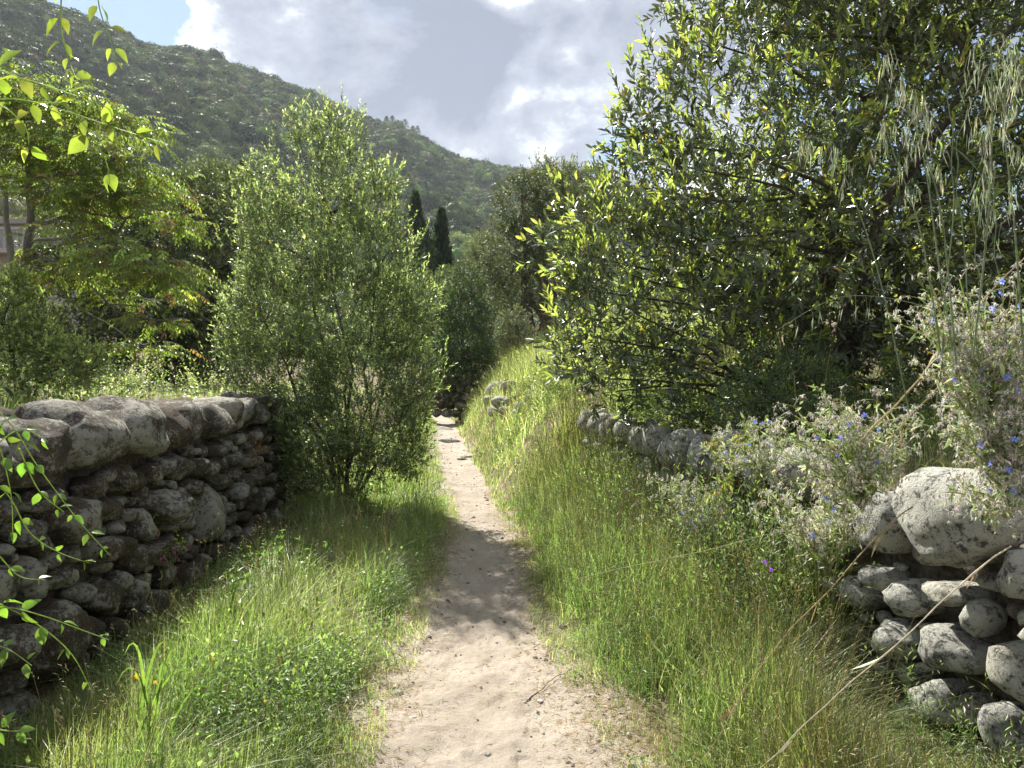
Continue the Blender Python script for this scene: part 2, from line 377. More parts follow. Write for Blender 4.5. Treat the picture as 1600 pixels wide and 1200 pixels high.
# ------------------------------------------------------------------ mountain (polar sheet, true size)
RPX = [-900, -500, -200, 0, 60, 130, 180, 225, 245, 300, 350, 430, 500, 565, 600, 650, 690, 720, 770, 800, 850, 900, 1000, 1200, 1600, 2400]
RPY = [-260, -200, -75, 0, 8, 32, 52, 76, 78, 82, 102, 132, 158, 184, 192, 214, 240, 252, 263, 272, 268, 275, 300, 330, 380, 450]
def ridge(az):
    px = 800 + F * np.tan(np.clip(az, -1.2, 1.1)); e = (HZ - np.interp(px, RPX, RPY)) / F * np.cos(az)
    e = np.where(az < -.9, e, e)
    return e, np.interp(az, [-1.2, -.6, 0, .6, 1.2], [520, 600, 860, 950, 900])
def mount_z(az, r):
    e, Rr = ridge(az); r0 = 95
    u = (r - r0) / (Rr - r0)
    # tangent of the elevation along the slope: gentle wooded foot, then the steep upper side
    g = np.interp(np.clip(u, 0, 1), [0, .12, .42, .62, .85, 1], [-.02, .22, .60, .80, .955, 1.0])
    z = EYE + r * e * g
    z = np.where(u > 1, EYE + Rr * e - (r - Rr) * .38, z)
    X, Y = r * np.sin(az), r * np.cos(az)
    gul = np.abs(fbm(az * 16 + 3, r * .004, 0, 3, 60)) * 16
    return z - gul * sm(u * 3) * sm((1.02 - u) * 5) + (4.5 * fbm(X * .02, Y * .02, 0, 4, 61) + 1.5 * fbm(X * .08, Y * .08, 0, 2, 62)) * sm(u * 4) * (1 - .75 * sm((u - .8) * 6))
def mountain():
    az = np.linspace(-1.15, 1.05, 240); u = np.linspace(0, 1.5, 110)
    A, U = np.meshgrid(az, u); _, Rr = ridge(A); r = 95 + U * (Rr - 95); Z = mount_z(A, r); Z[0] = -3
    V = np.stack([r * np.sin(A), r * np.cos(A), Z], -1).reshape(-1, 3); i = np.arange(A.size).reshape(A.shape)
    q = np.stack([i[:-1, :-1], i[:-1, 1:], i[1:, 1:], i[1:, :-1]], -1).reshape(-1, 4)
    m, t = newmat('mountain'); g = t.n('ShaderNodeNewGeometry')
    a = t.n('ShaderNodeTexNoise', {'Vector': (g, 0), 'Scale': .05, 'Detail': 9, 'Roughness': .7})
    b = t.n('ShaderNodeTexNoise', {'Vector': (g, 0), 'Scale': .6, 'Detail': 6, 'Roughness': .7})
    c = t.mix(t.ramp(a, [(.42, 0), (.58, 1)]), t.ramp(b, [(.3, (.035, .045, .02)), (.7, (.08, .09, .04))]), t.ramp(b, [(.3, (.06, .055, .048)), (.7, (.13, .12, .105))]))
    bp = t.n('ShaderNodeBump', {'Height': b, 'Strength': 1, 'Distance': 1.5})
    p = t.n('ShaderNodeBsdfPrincipled', {'Base Color': t.o(c), 'Roughness': 1, 'Specular IOR Level': .1, 'Normal': bp}); t.n('ShaderNodeOutputMaterial', {0: p})
    me = mesh('mountain', V, [q], m, smooth=True); o = bpy.data.objects.new('mountain', me); COL.objects.link(o); tag(o, kind='structure')
mountain()

# bush / tree-top variants for the wooded slope
from bpy import data as D_
def ico(sub):
    import bmesh
    bm = bmesh.new(); bmesh.ops.create_icosphere(bm, subdivisions=sub, radius=1)
    V = np.array([v.co[:] for v in bm.verts]); T = np.array([[v.index for v in f.verts] for f in bm.faces]); bm.free(); return V, T
ICO = {k: ico(k) for k in (1, 2, 3, 4)}
def clump_variant(i, nq, size):
    V0, T0 = ICO[2]
    lump = 1 + .22 * fbm(V0[:, 0] * 1.6 + i * 5, V0[:, 1] * 1.6, V0[:, 2] * 1.6, 3, 70 + i)
    core = (V0 * lump[:, None]) * np.array([.86, .86, .80]); core[:, 2] = np.maximum(core[:, 2], -.5)
    d = nrm(rng.normal(size=(nq, 3))); d[:, 2] = np.abs(d[:, 2]) * 1.0 - .25; d = nrm(d)
    rr = 1 + .22 * fbm(d[:, 0] * 1.6 + i * 5, d[:, 1] * 1.6, d[:, 2] * 1.6, 3, 70 + i) + .10 * fbm(d[:, 0] * 6, d[:, 1] * 6, d[:, 2] * 6 + i, 2, 71)
    P = d * (rr * rng.uniform(.84, 1.04, nq))[:, None] * np.array([1, 1, .92])
    A = nrm(d * .5 + rng.normal(size=(nq, 3)) * .7 + np.array([0, 0, .3])); N = nrm(d + rng.normal(size=(nq, 3)) * .5)
    lf = leaves(P - A * size * .5, A, N, rng.uniform(.7, 1.4, nq) * size, rng.uniform(.6, 1.1, nq) * size, np.ones((nq, 3)), hexa=False)
    g = join((core, [T0], np.ones((len(core), 3))), lf)
    return mesh('treetop', g[0], g[1], M_hill)
def scatter(name, P, scl, rot, idx, col, variants, **k):
    """a counted-by-nobody mass: instances of a few treetop meshes on points (geometry nodes)"""
    me = bpy.data.meshes.new(name); me.vertices.add(len(P)); me.vertices.foreach_set('co', np.asarray(P, np.float32).ravel())
    for nm, ty, v, fld in (('scl', 'FLOAT_VECTOR', scl, 'vector'), ('rot', 'FLOAT_VECTOR', rot, 'vector'), ('idx', 'INT', idx, 'value')):
        a = me.attributes.new(nm, ty, 'POINT'); a.data.foreach_set(fld, np.asarray(v, np.int32 if ty == 'INT' else np.float32).ravel())
    a = me.attributes.new('col', 'FLOAT_COLOR', 'POINT'); c = np.ones((len(P), 4), np.float32); c[:, :3] = col; a.data.foreach_set('color', c.ravel())
    o = bpy.data.objects.new(name, me); COL.objects.link(o)
    src = bpy.data.collections.new(name + '_kinds')
    for i, v in enumerate(variants):
        vo = bpy.data.objects.new('treetop', v); src.objects.link(vo)
    ng = bpy.data.node_groups.new(name, 'GeometryNodeTree')
    ng.interface.new_socket('Geometry', in_out='INPUT', socket_type='NodeSocketGeometry'); ng.interface.new_socket('Geometry', in_out='OUTPUT', socket_type='NodeSocketGeometry')
    N = ng.nodes; Lk = ng.links.new
    gi = N.new('NodeGroupInput'); go = N.new('NodeGroupOutput'); m2p = N.new('GeometryNodeMeshToPoints'); iop = N.new('GeometryNodeInstanceOnPoints'); ci = N.new('GeometryNodeCollectionInfo')
    ci.inputs[0].default_value = src; ci.inputs['Separate Children'].default_value = True; ci.inputs['Reset Children'].default_value = True
    def na(nm, ty):
        x = N.new('GeometryNodeInputNamedAttribute'); x.data_type = ty; x.inputs[0].default_value = nm; return x.outputs[0]
    Lk(gi.outputs[0], m2p.inputs['Mesh']); Lk(m2p.outputs[0], iop.inputs['Points']); Lk(ci.outputs[0], iop.inputs['Instance'])
    iop.inputs['Pick Instance'].default_value = True
    Lk(na('idx', 'INT'), iop.inputs['Instance Index']); Lk(na('scl', 'FLOAT_VECTOR'), iop.inputs['Scale'])
    e2r = N.new('FunctionNodeEulerToRotation'); Lk(na('rot', 'FLOAT_VECTOR'), e2r.inputs[0]); Lk(e2r.outputs[0], iop.inputs['Rotation'])
    Lk(iop.outputs[0], go.inputs[0])
    md = o.modifiers.new('scatter', 'NODES'); md.node_group = ng
    return tag(o, kind='stuff', **k)
hillk = [clump_variant(i, 520, .15) for i in range(7)]
nearvar = [clump_variant(i + 20, 1800, .085) for i in range(5)]
def woods():
    # spaced points on the slope
    def pts(n, u0, u1, smin, smax, sp, a0, a1):
        az = rng.uniform(a0, a1, n); u = np.sqrt(rng.uniform(u0 ** 2, u1 ** 2, n)) if u0 > 0 else np.sqrt(rng.uniform(0, u1 ** 2, n))
        _, Rr = ridge(az); r = 95 + u * (Rr - 95); x, y = r * np.sin(az), r * np.cos(az)
        s = rng.uniform(smin, smax, n) * (1 + .35 * fbm(x * .012, y * .012, 0, 2, 80))
        keep = np.ones(n, bool); cell = {}; g = sp
        for i in range(n):
            ci = (int(x[i] // g), int(y[i] // g)); ok = True
            for a in (-1, 0, 1):
                for b in (-1, 0, 1):
                    for j in cell.get((ci[0] + a, ci[1] + b), ()):
                        if (x[i] - x[j]) ** 2 + (y[i] - y[j]) ** 2 < (g * .72) ** 2: ok = False; break
                    if not ok: break
                if not ok: break
            if ok: cell.setdefault(ci, []).append(i)
            else: keep[i] = False
        rock = fbm(x * .018 + 7, y * .018, 0, 4, 83) + .9 * (u > .4) * .25
        keep &= ~((rock > .95) & (rng.uniform(size=n) < .85))
        az, u, r, x, y, s = [q[keep] for q in (az, u, r, x, y, s)]
        return az, u, r, x, y, mount_z(az, r), s
    az, u, r, x, y, z, s = pts(24000, .16, 1.06, 3.4, 6.2, 6.4, -.80, .42)
    n = len(x); print('hill trees', n)
    tone = fbm(x * .01, y * .01, 0, 3, 90)[:, None]
    c = cmix([(.040, .062, .020), (.070, .098, .028), (.105, .130, .045), (.085, .08, .045)], [4, 4, 2, .5], n, .30) * (1 + .25 * tone)
    low = sm((.50 - u) / .12)[:, None]; c = c * (1 + .55 * low)
    tall = np.where(rng.uniform(size=n) < .06, 1.7, 1.0)
    scl = np.stack([s, s, s * rng.uniform(.75, 1.15, n) * tall], 1)
    P = np.stack([x, y, z + s * .25], 1)
    rot = np.stack([rng.normal(0, .12, n), rng.normal(0, .12, n), rng.uniform(0, 6.28, n)], 1)
    scatter('hillside_woods', P, scl, rot, rng.integers(0, 7, n), c, hillk, label='evergreen scrub and oak woods covering the mountain slope', cat='woods')
    # nearer wood at the foot, bigger treetops
    az, u, r, x, y, z, s = pts(2600, .0, .20, 3.0, 5.0, 5.8, -.75, .35); n = len(x)
    c = cmix([(.06, .085, .03), (.09, .115, .045), (.12, .13, .07)], [3, 4, 2], n, .2)
    P = np.stack([x, y, np.maximum(z, gz(x, y)) + s * .5], 1)
    rot = np.stack([rng.normal(0, .1, n), rng.normal(0, .1, n), rng.uniform(0, 6.28, n)], 1)
    scatter('valley_woods', P, np.stack([s, s, s * rng.uniform(.9, 1.3, n)], 1), rot, rng.integers(0, 5, n), c, nearvar, label='lighter green treetops of the wood at the mountain foot', cat='woods')
woods()

def hit(px, py, d0=3.0, d1=60.0):
    d = np.linspace(d0, d1, 3000); x = (px - 800) / F * d; z = EYE - (py - HZ) / F * d; k = np.argmax(gz(x, d) > z)
    return np.array([x[k], d[k], z[k]])
# ------------------------------------------------------------------ dry stone walls
def pack(s0, s1, z0, z1, preset, sizes, overlap=.86, tries=500, seed=3):
    """ellipses thrown on the wall face, big ones first"""
    rg = np.random.default_rng(seed); E = [tuple(p) for p in preset]
    for (a, b), cnt in sizes:
        miss = 0; placed = 0
        while miss < tries and placed < cnt:
            rs = rg.uniform(a, b); rz = rs * rg.uniform(.48, .85)
            s = rg.uniform(s0, s1); z = rg.uniform(z0 + rz * .4, z1 - rz * .8)
            A = np.array(E) if E else np.zeros((0, 4))
            if len(A) and (np.hypot((A[:, 0] - s) / (A[:, 2] + rs), (A[:, 1] - z) / (A[:, 3] + rz)) < overlap).any(): miss += 1; continue
            E.append((s, z, rs, rz)); placed += 1; miss = 0
    return E
def stone_shape(i, E, lim, p, depth, sub, seed, squareness=.7, rough=.05, facet=.75):
    V, T = ICO[sub]; s, z, rs, rz = E[i]; asp = rs / rz
    A = np.array(E); ds = (A[:, 0] - s); dz = (A[:, 1] - z) * asp
    D = np.hypot(ds, dz); nb = np.where((D > 1e-6) & (D < 5 * rs))[0]
    ab = V[:, :2]; q = np.hypot(ab[:, 0], ab[:, 1]); th = ab / np.maximum(q, 1e-6)[:, None]
    inv = np.full(len(V), (1 / (rs * lim)) ** p)
    for j in nb:
        rj = A[j, 2] * abs(ds[j]) / D[j] + A[j, 3] * asp * abs(dz[j]) / D[j]
        dj = D[j] * rs / (rs + rj) * .955
        inv = inv + (np.maximum((th[:, 0] * ds[j] + th[:, 1] * dz[j]) / D[j], 0) / dj) ** p
    r = inv ** (-1 / p)
    prof = q ** squareness
    out = np.stack([th[:, 0] * r * prof, th[:, 1] * r * prof / asp, np.sign(V[:, 2]) * np.abs(V[:, 2]) ** .8 * depth], 1)
    n = fbm(V[:, 0] * 1.4 + seed, V[:, 1] * 1.4, V[:, 2] * 1.4, 4, 100) * rough * 1.3 + fbm(V[:, 0] * 4.2 + seed, V[:, 1] * 4.2, V[:, 2] * 4.2, 4, 104) * rough * .55
    # a few broken flats
    for kx in range(6):
        f = nrm(np.random.default_rng(int(seed * 7 + kx)).normal(size=3)); dd = out @ f; lim_ = dd.max() * (.74 if kx else .66)
        out = out - np.outer(np.maximum(dd - lim_, 0) * facet, f)
    return out * (1 + n)[:, None], T
def wall(name, face, E, lim, p, mat, label, backfill, sgn, depth=.17, ystart=0, yend=10, top=1.2, rough=.05, sqn=.7, top_rows=False):
    o0 = (float(face(ystart)), ystart, 0.0)
    wobj = empty(name, o0, label, 'wall')
    y0, y1 = ystart, yend; dx = float(face(y1) - face(y0)); t = nrm(np.array([dx, y1 - y0, 0.0])); nout = np.array([t[1], -t[0], 0]) * sgn
    order = sorted(range(len(E)), key=lambda i: -E[i][2] / E[i][0]); small = set(order[295:]); rest = []
    for i, (s, z, rs, rz) in enumerate(E):
        # s is the y coordinate on the wall face line
        cap = top_rows and z > 1.1; sub = 4 if (rs > .24 and 3 < s < 6) or (rs > .2 and s < 3.4) else (3 if (s < 6.5 and rs > .10) or cap else (2 if rs > .045 or s < 4 else 1))
        dep_i = .30 if cap else min(depth, rs * 1.0) * random.uniform(.85, 1.2)
        loc, T = stone_shape(i, E, lim, p, dep_i, sub, i * 3.7 + ystart, sqn * (random.uniform(.8, 1.15) if cap else 1), rough * (1.5 if cap else 1), .5 if cap else (.4 if not top_rows else .75))
        cx = float(face(s)); C0 = np.array([cx, s, z]) + nout * random.uniform(-.035, .03) + nout * (-.06 + .02 * (1.3 - z) - (.13 if cap else 0))
        Vw = loc[:, :1] * t + loc[:, 1:2] * np.array([0, 0, 1.]) + loc[:, 2:3] * nout
        if i in small: rest.append((Vw + C0, [T], None)); continue
        me = mesh('stone', Vw, [T], mat, smooth=True)
        o = bpy.data.objects.new('stone', me); COL.objects.link(o); o.parent = wobj
        o.location = tuple(C0 - np.array(o0)); ORG[o.name] = C0
    if rest: add('packing_stones', join(*rest), mat, wobj, smooth=True, kind='stuff')
    # rubble and earth core behind the face
    yy = np.arange(y0, y1 + .01, .12); zz = np.linspace(-.1, backfill, 12); core = []
    Y, Z = np.meshgrid(yy, zz); X = face(Y) - nout[0] * (.13 + .03 * fbm(Y * 6, Z * 6, 0, 3, 7)); idx = np.arange(Y.size).reshape(Y.shape)
    q = np.stack([idx[:-1, :-1], idx[:-1, 1:], idx[1:, 1:], idx[1:, :-1]], -1).reshape(-1, 4)
    Vc = np.stack([X, Y, Z], -1).reshape(-1, 3); nV = len(Vc)
    back = Vc - nout * .22; back[:, 2] = Vc[:, 2]
    topq = np.stack([idx[-1, :-1], idx[-1, 1:], idx[-1, 1:] + nV, idx[-1, :-1] + nV], -1)
    add('rubble_core', (np.concatenate([Vc, back]), [q, q + nV, topq], None), M_core, wobj, smooth=False)
    return wobj
m_, t_ = newmat('rubble_core'); g_ = t_.n('ShaderNodeNewGeometry'); nz_ = t_.n('ShaderNodeTexNoise', {'Vector': (g_, 0), 'Scale': 30, 'Detail': 6})
p_ = t_.n('ShaderNodeBsdfPrincipled', {'Base Color': t_.ramp(nz_, [(.3, (.045, .036, .028)), (.7, (.14, .118, .09))]), 'Roughness': 1, 'Normal': t_.n('ShaderNodeBump', {'Height': nz_, 'Strength': 1, 'Distance': .03})}); t_.n('ShaderNodeOutputMaterial', {0: p_}); M_core = m_

# left wall: big rounded cap boulders, read off the photo along the face line
caps = []; cy = [1.5, 2.3, 2.95, 3.45, 4.02, 4.72, 5.42, 5.85, 6.50, 6.95, 7.55, 8.1, 8.75, 9.3, 10.2, 11.1, 12.5]
ch = [.33, .32, .34, .30, .34, .35, .28, .33, .27, .31, .30, .27, .30, .28, .28, .28]
for a, b, h in zip(cy[:-1], cy[1:], ch): caps.append(((a + b) / 2, 1.09 + h / 2, (b - a) / 2 * 1.04, h / 2))
extra = [(6.4, .46, .42, .34), (3.9, .28, .34, .28), (5.35, .72, .26, .16)]
EL = pack(1.9, 11.6, .0, 1.10, caps + extra, [((.19, .24), 8), ((.12, .17), 90), ((.075, .11), 150), ((.035, .06), 130)], .84, 400, 5)

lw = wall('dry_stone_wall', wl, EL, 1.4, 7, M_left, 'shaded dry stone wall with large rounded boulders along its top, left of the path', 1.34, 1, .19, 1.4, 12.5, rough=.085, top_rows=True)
# loose back-row stones on the wall top
def loose(parent, P, r, mat, seed, sub=3, name='stone', **k):
    V, T = ICO[sub]; rg = np.random.default_rng(seed)
    n = fbm(V[:, 0] * 1.5 + seed, V[:, 1] * 1.5, V[:, 2] * 1.5, 4, 120) * .14
    out = V * (1 + n)[:, None]
    for kx in range(4):
        f = nrm(rg.normal(size=3)); dd = out @ f; out = out - np.outer(np.maximum(dd - .62, 0) * .8, f)
    out = out * np.asarray(r)
    me = mesh(name, out, [T], mat, smooth=True); o = bpy.data.objects.new(name, me); COL.objects.link(o)
    o.rotation_euler = (rg.normal(0, .15), rg.normal(0, .15), rg.uniform(-.4, .4))
    if parent: o.parent = parent; o.location = tuple(np.asarray(P) - ORG[parent.name]); ORG[o.name] = np.asarray(P, float)
    else: o.location = tuple(P)
    return tag(o, **k)
for i, (px, py, d, rx, ry, rz) in enumerate([(30, 648, 3.9, .17, .24, .10), (150, 652, 4.9, .13, .28, .09), (240, 640, 6.2, .16, .3, .10), (272, 634, 6.4, .14, .10, .12), (310, 634, 7.2, .2, .34, .10), (375, 628, 8.8, .2, .35, .11), (420, 622, 10, .25, .4, .13), (215, 648, 5.6, .16, .2, .1)]):
    P = at(px, py, d); P[0] = min(P[0], wl(d) - .42); P[2] -= rz * .25; loose(lw, P, (rx, ry, rz), M_left, 200 + i)
# right wall: near stones placed where the photo shows them
nearst = [(1505, 830, 92, 76), (1417, 937, 38, 38), (1484, 932, 42, 22), (1525, 965, 28, 33), (1592, 905, 38, 48), (1567, 958, 16, 14), (1535, 912, 22, 14),
          (1484, 1012, 44, 48), (1413, 1004, 30, 37), (1590, 1045, 50, 60), (1472, 1094, 46, 42), (1519, 1106, 27, 36), (1575, 1145, 35, 45), (1519, 1184, 45, 30),
          (1413, 1051, 22, 22), (1437, 981, 12, 12), (1439, 1043, 14, 12), (1378, 828, 34, 52), (1425, 1135, 28, 42), (1372, 905, 26, 24), (1445, 1210, 40, 40)]
ER = []
for px, py, rx, ry in nearst:
    d = 2652 / (px - 634); ER.append((d, EYE - (py - HZ) / F * d, rx * d * d / 2652 * 1.03, ry * d / F * 1.03))
for y, r in ((4.35, .2), (4.8, .19), (5.25, .2), (5.75, .24), (6.25, .23), (6.78, .25), (7.3, .2), (7.68, .17), (8.05, .19), (8.45, .19), (8.85, .2), (9.25, .2)):
    ER.append((y, 1.17 - r * .62 + .05 * math.sin(y * 5), r, r * .80))
ER += [(2.3, 1.0, .3, .2), (1.75, 1.0, .28, .2), (1.2, 1.0, .28, .2), (.7, 1.0, .26, .2)]
ER = pack(.5, 9.6, -.02, 1.1, ER, [((.17, .22), 14), ((.11, .16), 60), ((.06, .10), 90), ((.025, .05), 110)], .80, 500, 8)

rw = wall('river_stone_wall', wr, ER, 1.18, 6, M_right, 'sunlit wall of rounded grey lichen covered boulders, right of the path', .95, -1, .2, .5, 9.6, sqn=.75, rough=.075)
# remains of a wall further up the bank
def ruin():
    P0 = at(772, 640, 18.5); w0 = empty('ruined_wall', P0, 'low pale remains of a stone wall poking out of the grassy bank beside the path', 'wall')
    for i, (px, py, d, r) in enumerate([(782, 612, 18.5, .26), (800, 610, 18.6, .2), (774, 628, 18.3, .2), (790, 632, 18.2, .24), (776, 646, 18.2, .18), (806, 628, 18.4, .2), (795, 650, 18, .2), (820, 640, 18.2, .16), (832, 625, 18.5, .15), (812, 648, 18.1, .17)]):
        Pq = hit(px, py, 8); Pq = Pq + (-.02, -.10, .04); r = r * Pq[1] / 17; loose(w0, Pq, (r * 1.3, r * 1.1, r * .8), M_rock, 300 + i, 3)
ruin()
def farwall():
    P0 = at(690, 640, 27); w0 = empty('dark_stone_wall', P0, 'dark shaded stone wall end where the path bends behind the conical bush', 'wall')
    k = 0
    for r_ in range(5):
        for c_ in range(5):
            loose(w0, at(668 + c_ * 15 + (r_ % 2) * 7, 594 + r_ * 13, 27 - c_ * .15), (.22, .26, .17), M_left, 330 + k, 2); k += 1
farwall()

# air: a box of even haze round the whole scene
def haze():
    V = np.array([[x, y, z] for z in (-4, 420) for y in (-450, 1500) for x in (-1400, 1400)], float)
    m, t = newmat('haze'); t.n('ShaderNodeOutputMaterial', {'Volume': t.n('ShaderNodeVolumePrincipled', {'Color': (.80, .88, 1, 1), 'Density': HAZE, 'Anisotropy': .35})})
    q = np.array([[0, 2, 3, 1], [4, 5, 7, 6], [0, 1, 5, 4], [1, 3, 7, 5], [3, 2, 6, 7], [2, 0, 4, 6]])
    add('haze', (V, [q], None), m, None, kind='stuff', label='thin pale haze in the air over the valley', cat='haze')
HAZE = .00009
haze()

# ------------------------------------------------------------------ plants: generic crown
def lobe_pts(lobes, n, shell=.45, seed=1, lump=.22, gap=0, gs=1.6):
    """lobes: (px,py,d,r[,rz factor])"""
    C = np.array([at(l[0], l[1], l[2]) for l in lobes]); r = np.array([l[3] for l in lobes]); rz = np.array([l[4] if len(l) > 4 else 1.0 for l in lobes])
    w_ = r ** 2; i = rng.choice(len(lobes), n, p=w_ / w_.sum())
    d = nrm(rng.normal(size=(n, 3)))
    lm = 1 + lump * fbm(d[:, 0] * 2.2 + i * 3.1, d[:, 1] * 2.2, d[:, 2] * 2.2, 3, 130 + seed)
    rad = (1 - shell * rng.uniform(0, 1, n) ** 1.7) * lm
    off = d * (rad * r[i])[:, None]; off[:, 2] *= rz[i]
    P = C[i] + off
    # drop most points buried deep inside other lobes
    dep = np.zeros(n)
    for c, rr, zz in zip(C, r, rz):
        q = P - c; q[:, 2] = q[:, 2] / zz; dep = np.maximum(dep, 1 - np.linalg.norm(q, axis=1) / rr)
    keep = (dep < .42) | (rng.uniform(size=n) < .18)
    if gap: keep &= fbm(P[:, 0] * gs + seed, P[:, 1] * gs, P[:, 2] * gs * .8, 3, 150) > -.75 + gap * rng.uniform(.2, 1, n)
    return P[keep], d[keep], C, r
def sprays(P, A, length, nl, LL, LW, cold, cyoung, young=.35, spread=1.0, hexa=True, fold=.25, bend=.12, tip=.0, droop=0.0, stemcol=(.10, .09, .05), stemr=.004, vv=.2, upn=.5):
    n = len(P); A = nrm(A); length = np.broadcast_to(length, n) * rng.uniform(.7, 1.3, n)
    ref = nrm(rng.normal(size=(n, 3))); X = nrm(np.cross(A, ref)); Y = np.cross(A, X)
    t = (np.arange(nl) + .5) / nl; t = np.clip(t[None] + rng.normal(0, .04, (n, nl)), 0.05, 1)
    ph = np.arange(nl)[None] * 2.4 + rng.uniform(0, 6.28, (n, 1)); ang = (1.05 - .65 * t) * spread + rng.normal(0, .15, (n, nl))
    rad = X[:, None] * np.cos(ph)[..., None] + Y[:, None] * np.sin(ph)[..., None]
    D = A[:, None] * np.cos(ang)[..., None] + rad * np.sin(ang)[..., None]; D[..., 2] -= droop
    Q = P[:, None] + A[:, None] * (t * length[:, None])[..., None]
    N = nrm(A[:, None] * .8 - rad * .3 + np.array([0, 0, upn]) + rng.normal(size=(n, nl, 3)) * .35)
    isy = (rng.uniform(size=(n, 1)) < young) & (t > .55)
    c = np.where(isy[..., None], cvar(cyoung, n * nl, vv).reshape(n, nl, 3), cvar(cold, n * nl, vv).reshape(n, nl, 3))
    bad = rng.uniform(size=(n, nl, 1)) < .006; c = np.where(bad, cmix([(.30, .20, .05), (.16, .10, .05)], [2, 1], n * nl).reshape(n, nl, 3), c)
    L = LL * rng.uniform(.45, 1.35, (n, nl)) * rng.uniform(.8, 1.15, (n, 1)) * (1 - .3 * t * tip)
    lf = leaves(Q.reshape(-1, 3), D.reshape(-1, 3), N.reshape(-1, 3), L.ravel(), (L * LW).ravel(), c.reshape(-1, 3), fold, bend, hexa)
    kk = slice(None, None, 7 if n > 3000 else 2); P_, A_, l_ = P[kk], A[kk], length[kk]
    st = tubes(np.stack([P_ - A_ * .05, P_ + A_ * l_[:, None] * .5, P_ + A_ * l_[:, None]], 1), np.array([[stemr, stemr * .8, stemr * .4]]), 3, stemcol)
    return lf, st
def limb_set(base, targets, r0, r1, K=9, wob=.12, sides=7, up=.5, seed=0):
    n = len(targets); base = np.broadcast_to(base, (n, 3)); t = np.linspace(0, 1, K)
    d = targets - base; Ln = np.linalg.norm(d, axis=1)[:, None, None]
    mid = base + d * .45 + np.array([0, 0, 1.]) * (np.linalg.norm(d, axis=1) * .12 * up)[:, None]
    T = t[None, :, None]; P = base[:, None] * (1 - T) ** 2 + 2 * mid[:, None] * T * (1 - T) + targets[:, None] * T ** 2
    wv = np.stack([fbm(t[None] * 3 + seed, np.arange(n)[:, None] * 7.3, k * 3.1, 3, 140 + k) for k in range(3)], -1) * wob
    P = P + wv * Ln * np.sin(T * math.pi) * .5
    rad = (r0 + (r1 - r0) * t ** .7)[None]
    return P, np.broadcast_to(rad, (n, K))
def branches_from(P, pts, r1, r2, K=6, wob=.15, seed=3):
    """side branches from the nearest node of limb paths P to pts"""
    nodes = P[:, 2:].reshape(-1, 3)
    b = []
    for q in pts:
        dd = np.linalg.norm(nodes - q, axis=1) + np.maximum(nodes[:, 2] - q[2], 0) * .8; b.append(nodes[np.argmin(dd)])
    return limb_set(np.array(b), pts, r1, r2, K, wob, 5, .3, seed)

def bush(name, label, cat, lobes, base, n, spray, leaf, cold, cyoung, young, mat, limb=(.06, .015), nlimb=6, nsub=60, up=.5, out=.8, hexa=True, shell=.45, lump=.22, barkm=None, dens_in=.0, group=None, seed=1, shoots=0, split=0, gap=0, gs=1.6, **kw):
    root = empty(name, base, label, cat, group)
    P, d, C, r = lobe_pts(lobes, n, shell, seed, lump, gap, gs)
    A = d * out + np.array([0, 0, up]) + rng.normal(size=P.shape) * .45
    L, nl, LW = leaf
    lf, st = sprays(P, A, spray, nl, L, LW, cold, cyoung, young, hexa=hexa, **kw)
    if shoots:
        P2, d2, _, _ = lobe_pts(lobes, shoots * 3, .06, seed + 5, lump, gap, gs); k = d2[:, 2] > -.1; P2, d2 = P2[k][:shoots], d2[k][:shoots]
        A2 = d2 * .35 + np.array([0, 0, 1.]) + rng.normal(size=P2.shape) * .15
        lf2, st2 = sprays(P2, A2, spray * 1.7, int(nl * 1.6), L, LW, cold, cyoung, min(1, young * 2.2), hexa=hexa, spread=.7, **kw)
        lf, st = join(lf, lf2), join(st, st2)
    if split:      # the leaves that show largest are parts of their own
        V6 = lf[0].reshape(-1, 6, 3); m_ = V6.mean(1); px = 800 + F * m_[:, 0] / m_[:, 1]; py = HZ - F * (m_[:, 2] - EYE) / m_[:, 1]
        ar = np.linalg.norm(np.cross(V6[:, 3] - V6[:, 0], V6[:, 1] - V6[:, 5]), axis=1) / m_[:, 1] ** 2
        cell = ((px // 38).astype(int) * 1000 + (py // 38).astype(int)); ok = (px > 845) & (px < 1590) & (py > 5) & (py < 640); best = {}
        for j in np.argsort(m_[:, 1]):
            if ok[j] and best.setdefault(cell[j], j) != j and ar[j] > ar[best[cell[j]]] and m_[j, 1] < m_[best[cell[j]], 1] + .12: best[cell[j]] = j
        pick = np.array(sorted(best.values(), key=lambda j: -ar[j])[:split]); C6 = lf[2].reshape(-1, 6, 3)
        for j in pick: add('leaf', (V6[j], [np.array([[0, 1, 2, 3], [0, 3, 4, 5]])], C6[j]), mat, root)
        rest = np.setdiff1d(np.arange(len(V6)), pick); b6 = np.arange(len(rest))[:, None] * 6
        lf = (V6[rest].reshape(-1, 3), [b6 + np.array([[0, 1, 2, 3]]), b6 + np.array([[0, 3, 4, 5]])], C6[rest].reshape(-1, 3))
    add('foliage', lf, mat, root, kind='stuff'); add('twig', st, M_twig, root, kind='stuff')
    big = np.argsort(-r)[:nlimb]; T1 = C[big] + rng.normal(0, .1, (len(big), 3))
    bb = np.array(base) + np.stack([rng.normal(0, limb[0] * 1.6, len(big)), rng.normal(0, limb[0] * 1.6, len(big)), np.full(len(big), -.1)], 1)
    P1, R1 = limb_set(bb, T1, limb[0], limb[1], 10, .10, seed=seed)
    g1 = tubes(P1, R1, 8, jit=.12)
    sel = P[rng.choice(len(P), nsub)] if nsub else np.zeros((0, 3))
    P2, R2 = branches_from(P1, sel, limb[1] * .9, limb[1] * .25, seed=seed + 1)
    add('trunk', join(g1, tubes(P2, R2, 5)), barkm or M_bark, root, smooth=True)
    return root
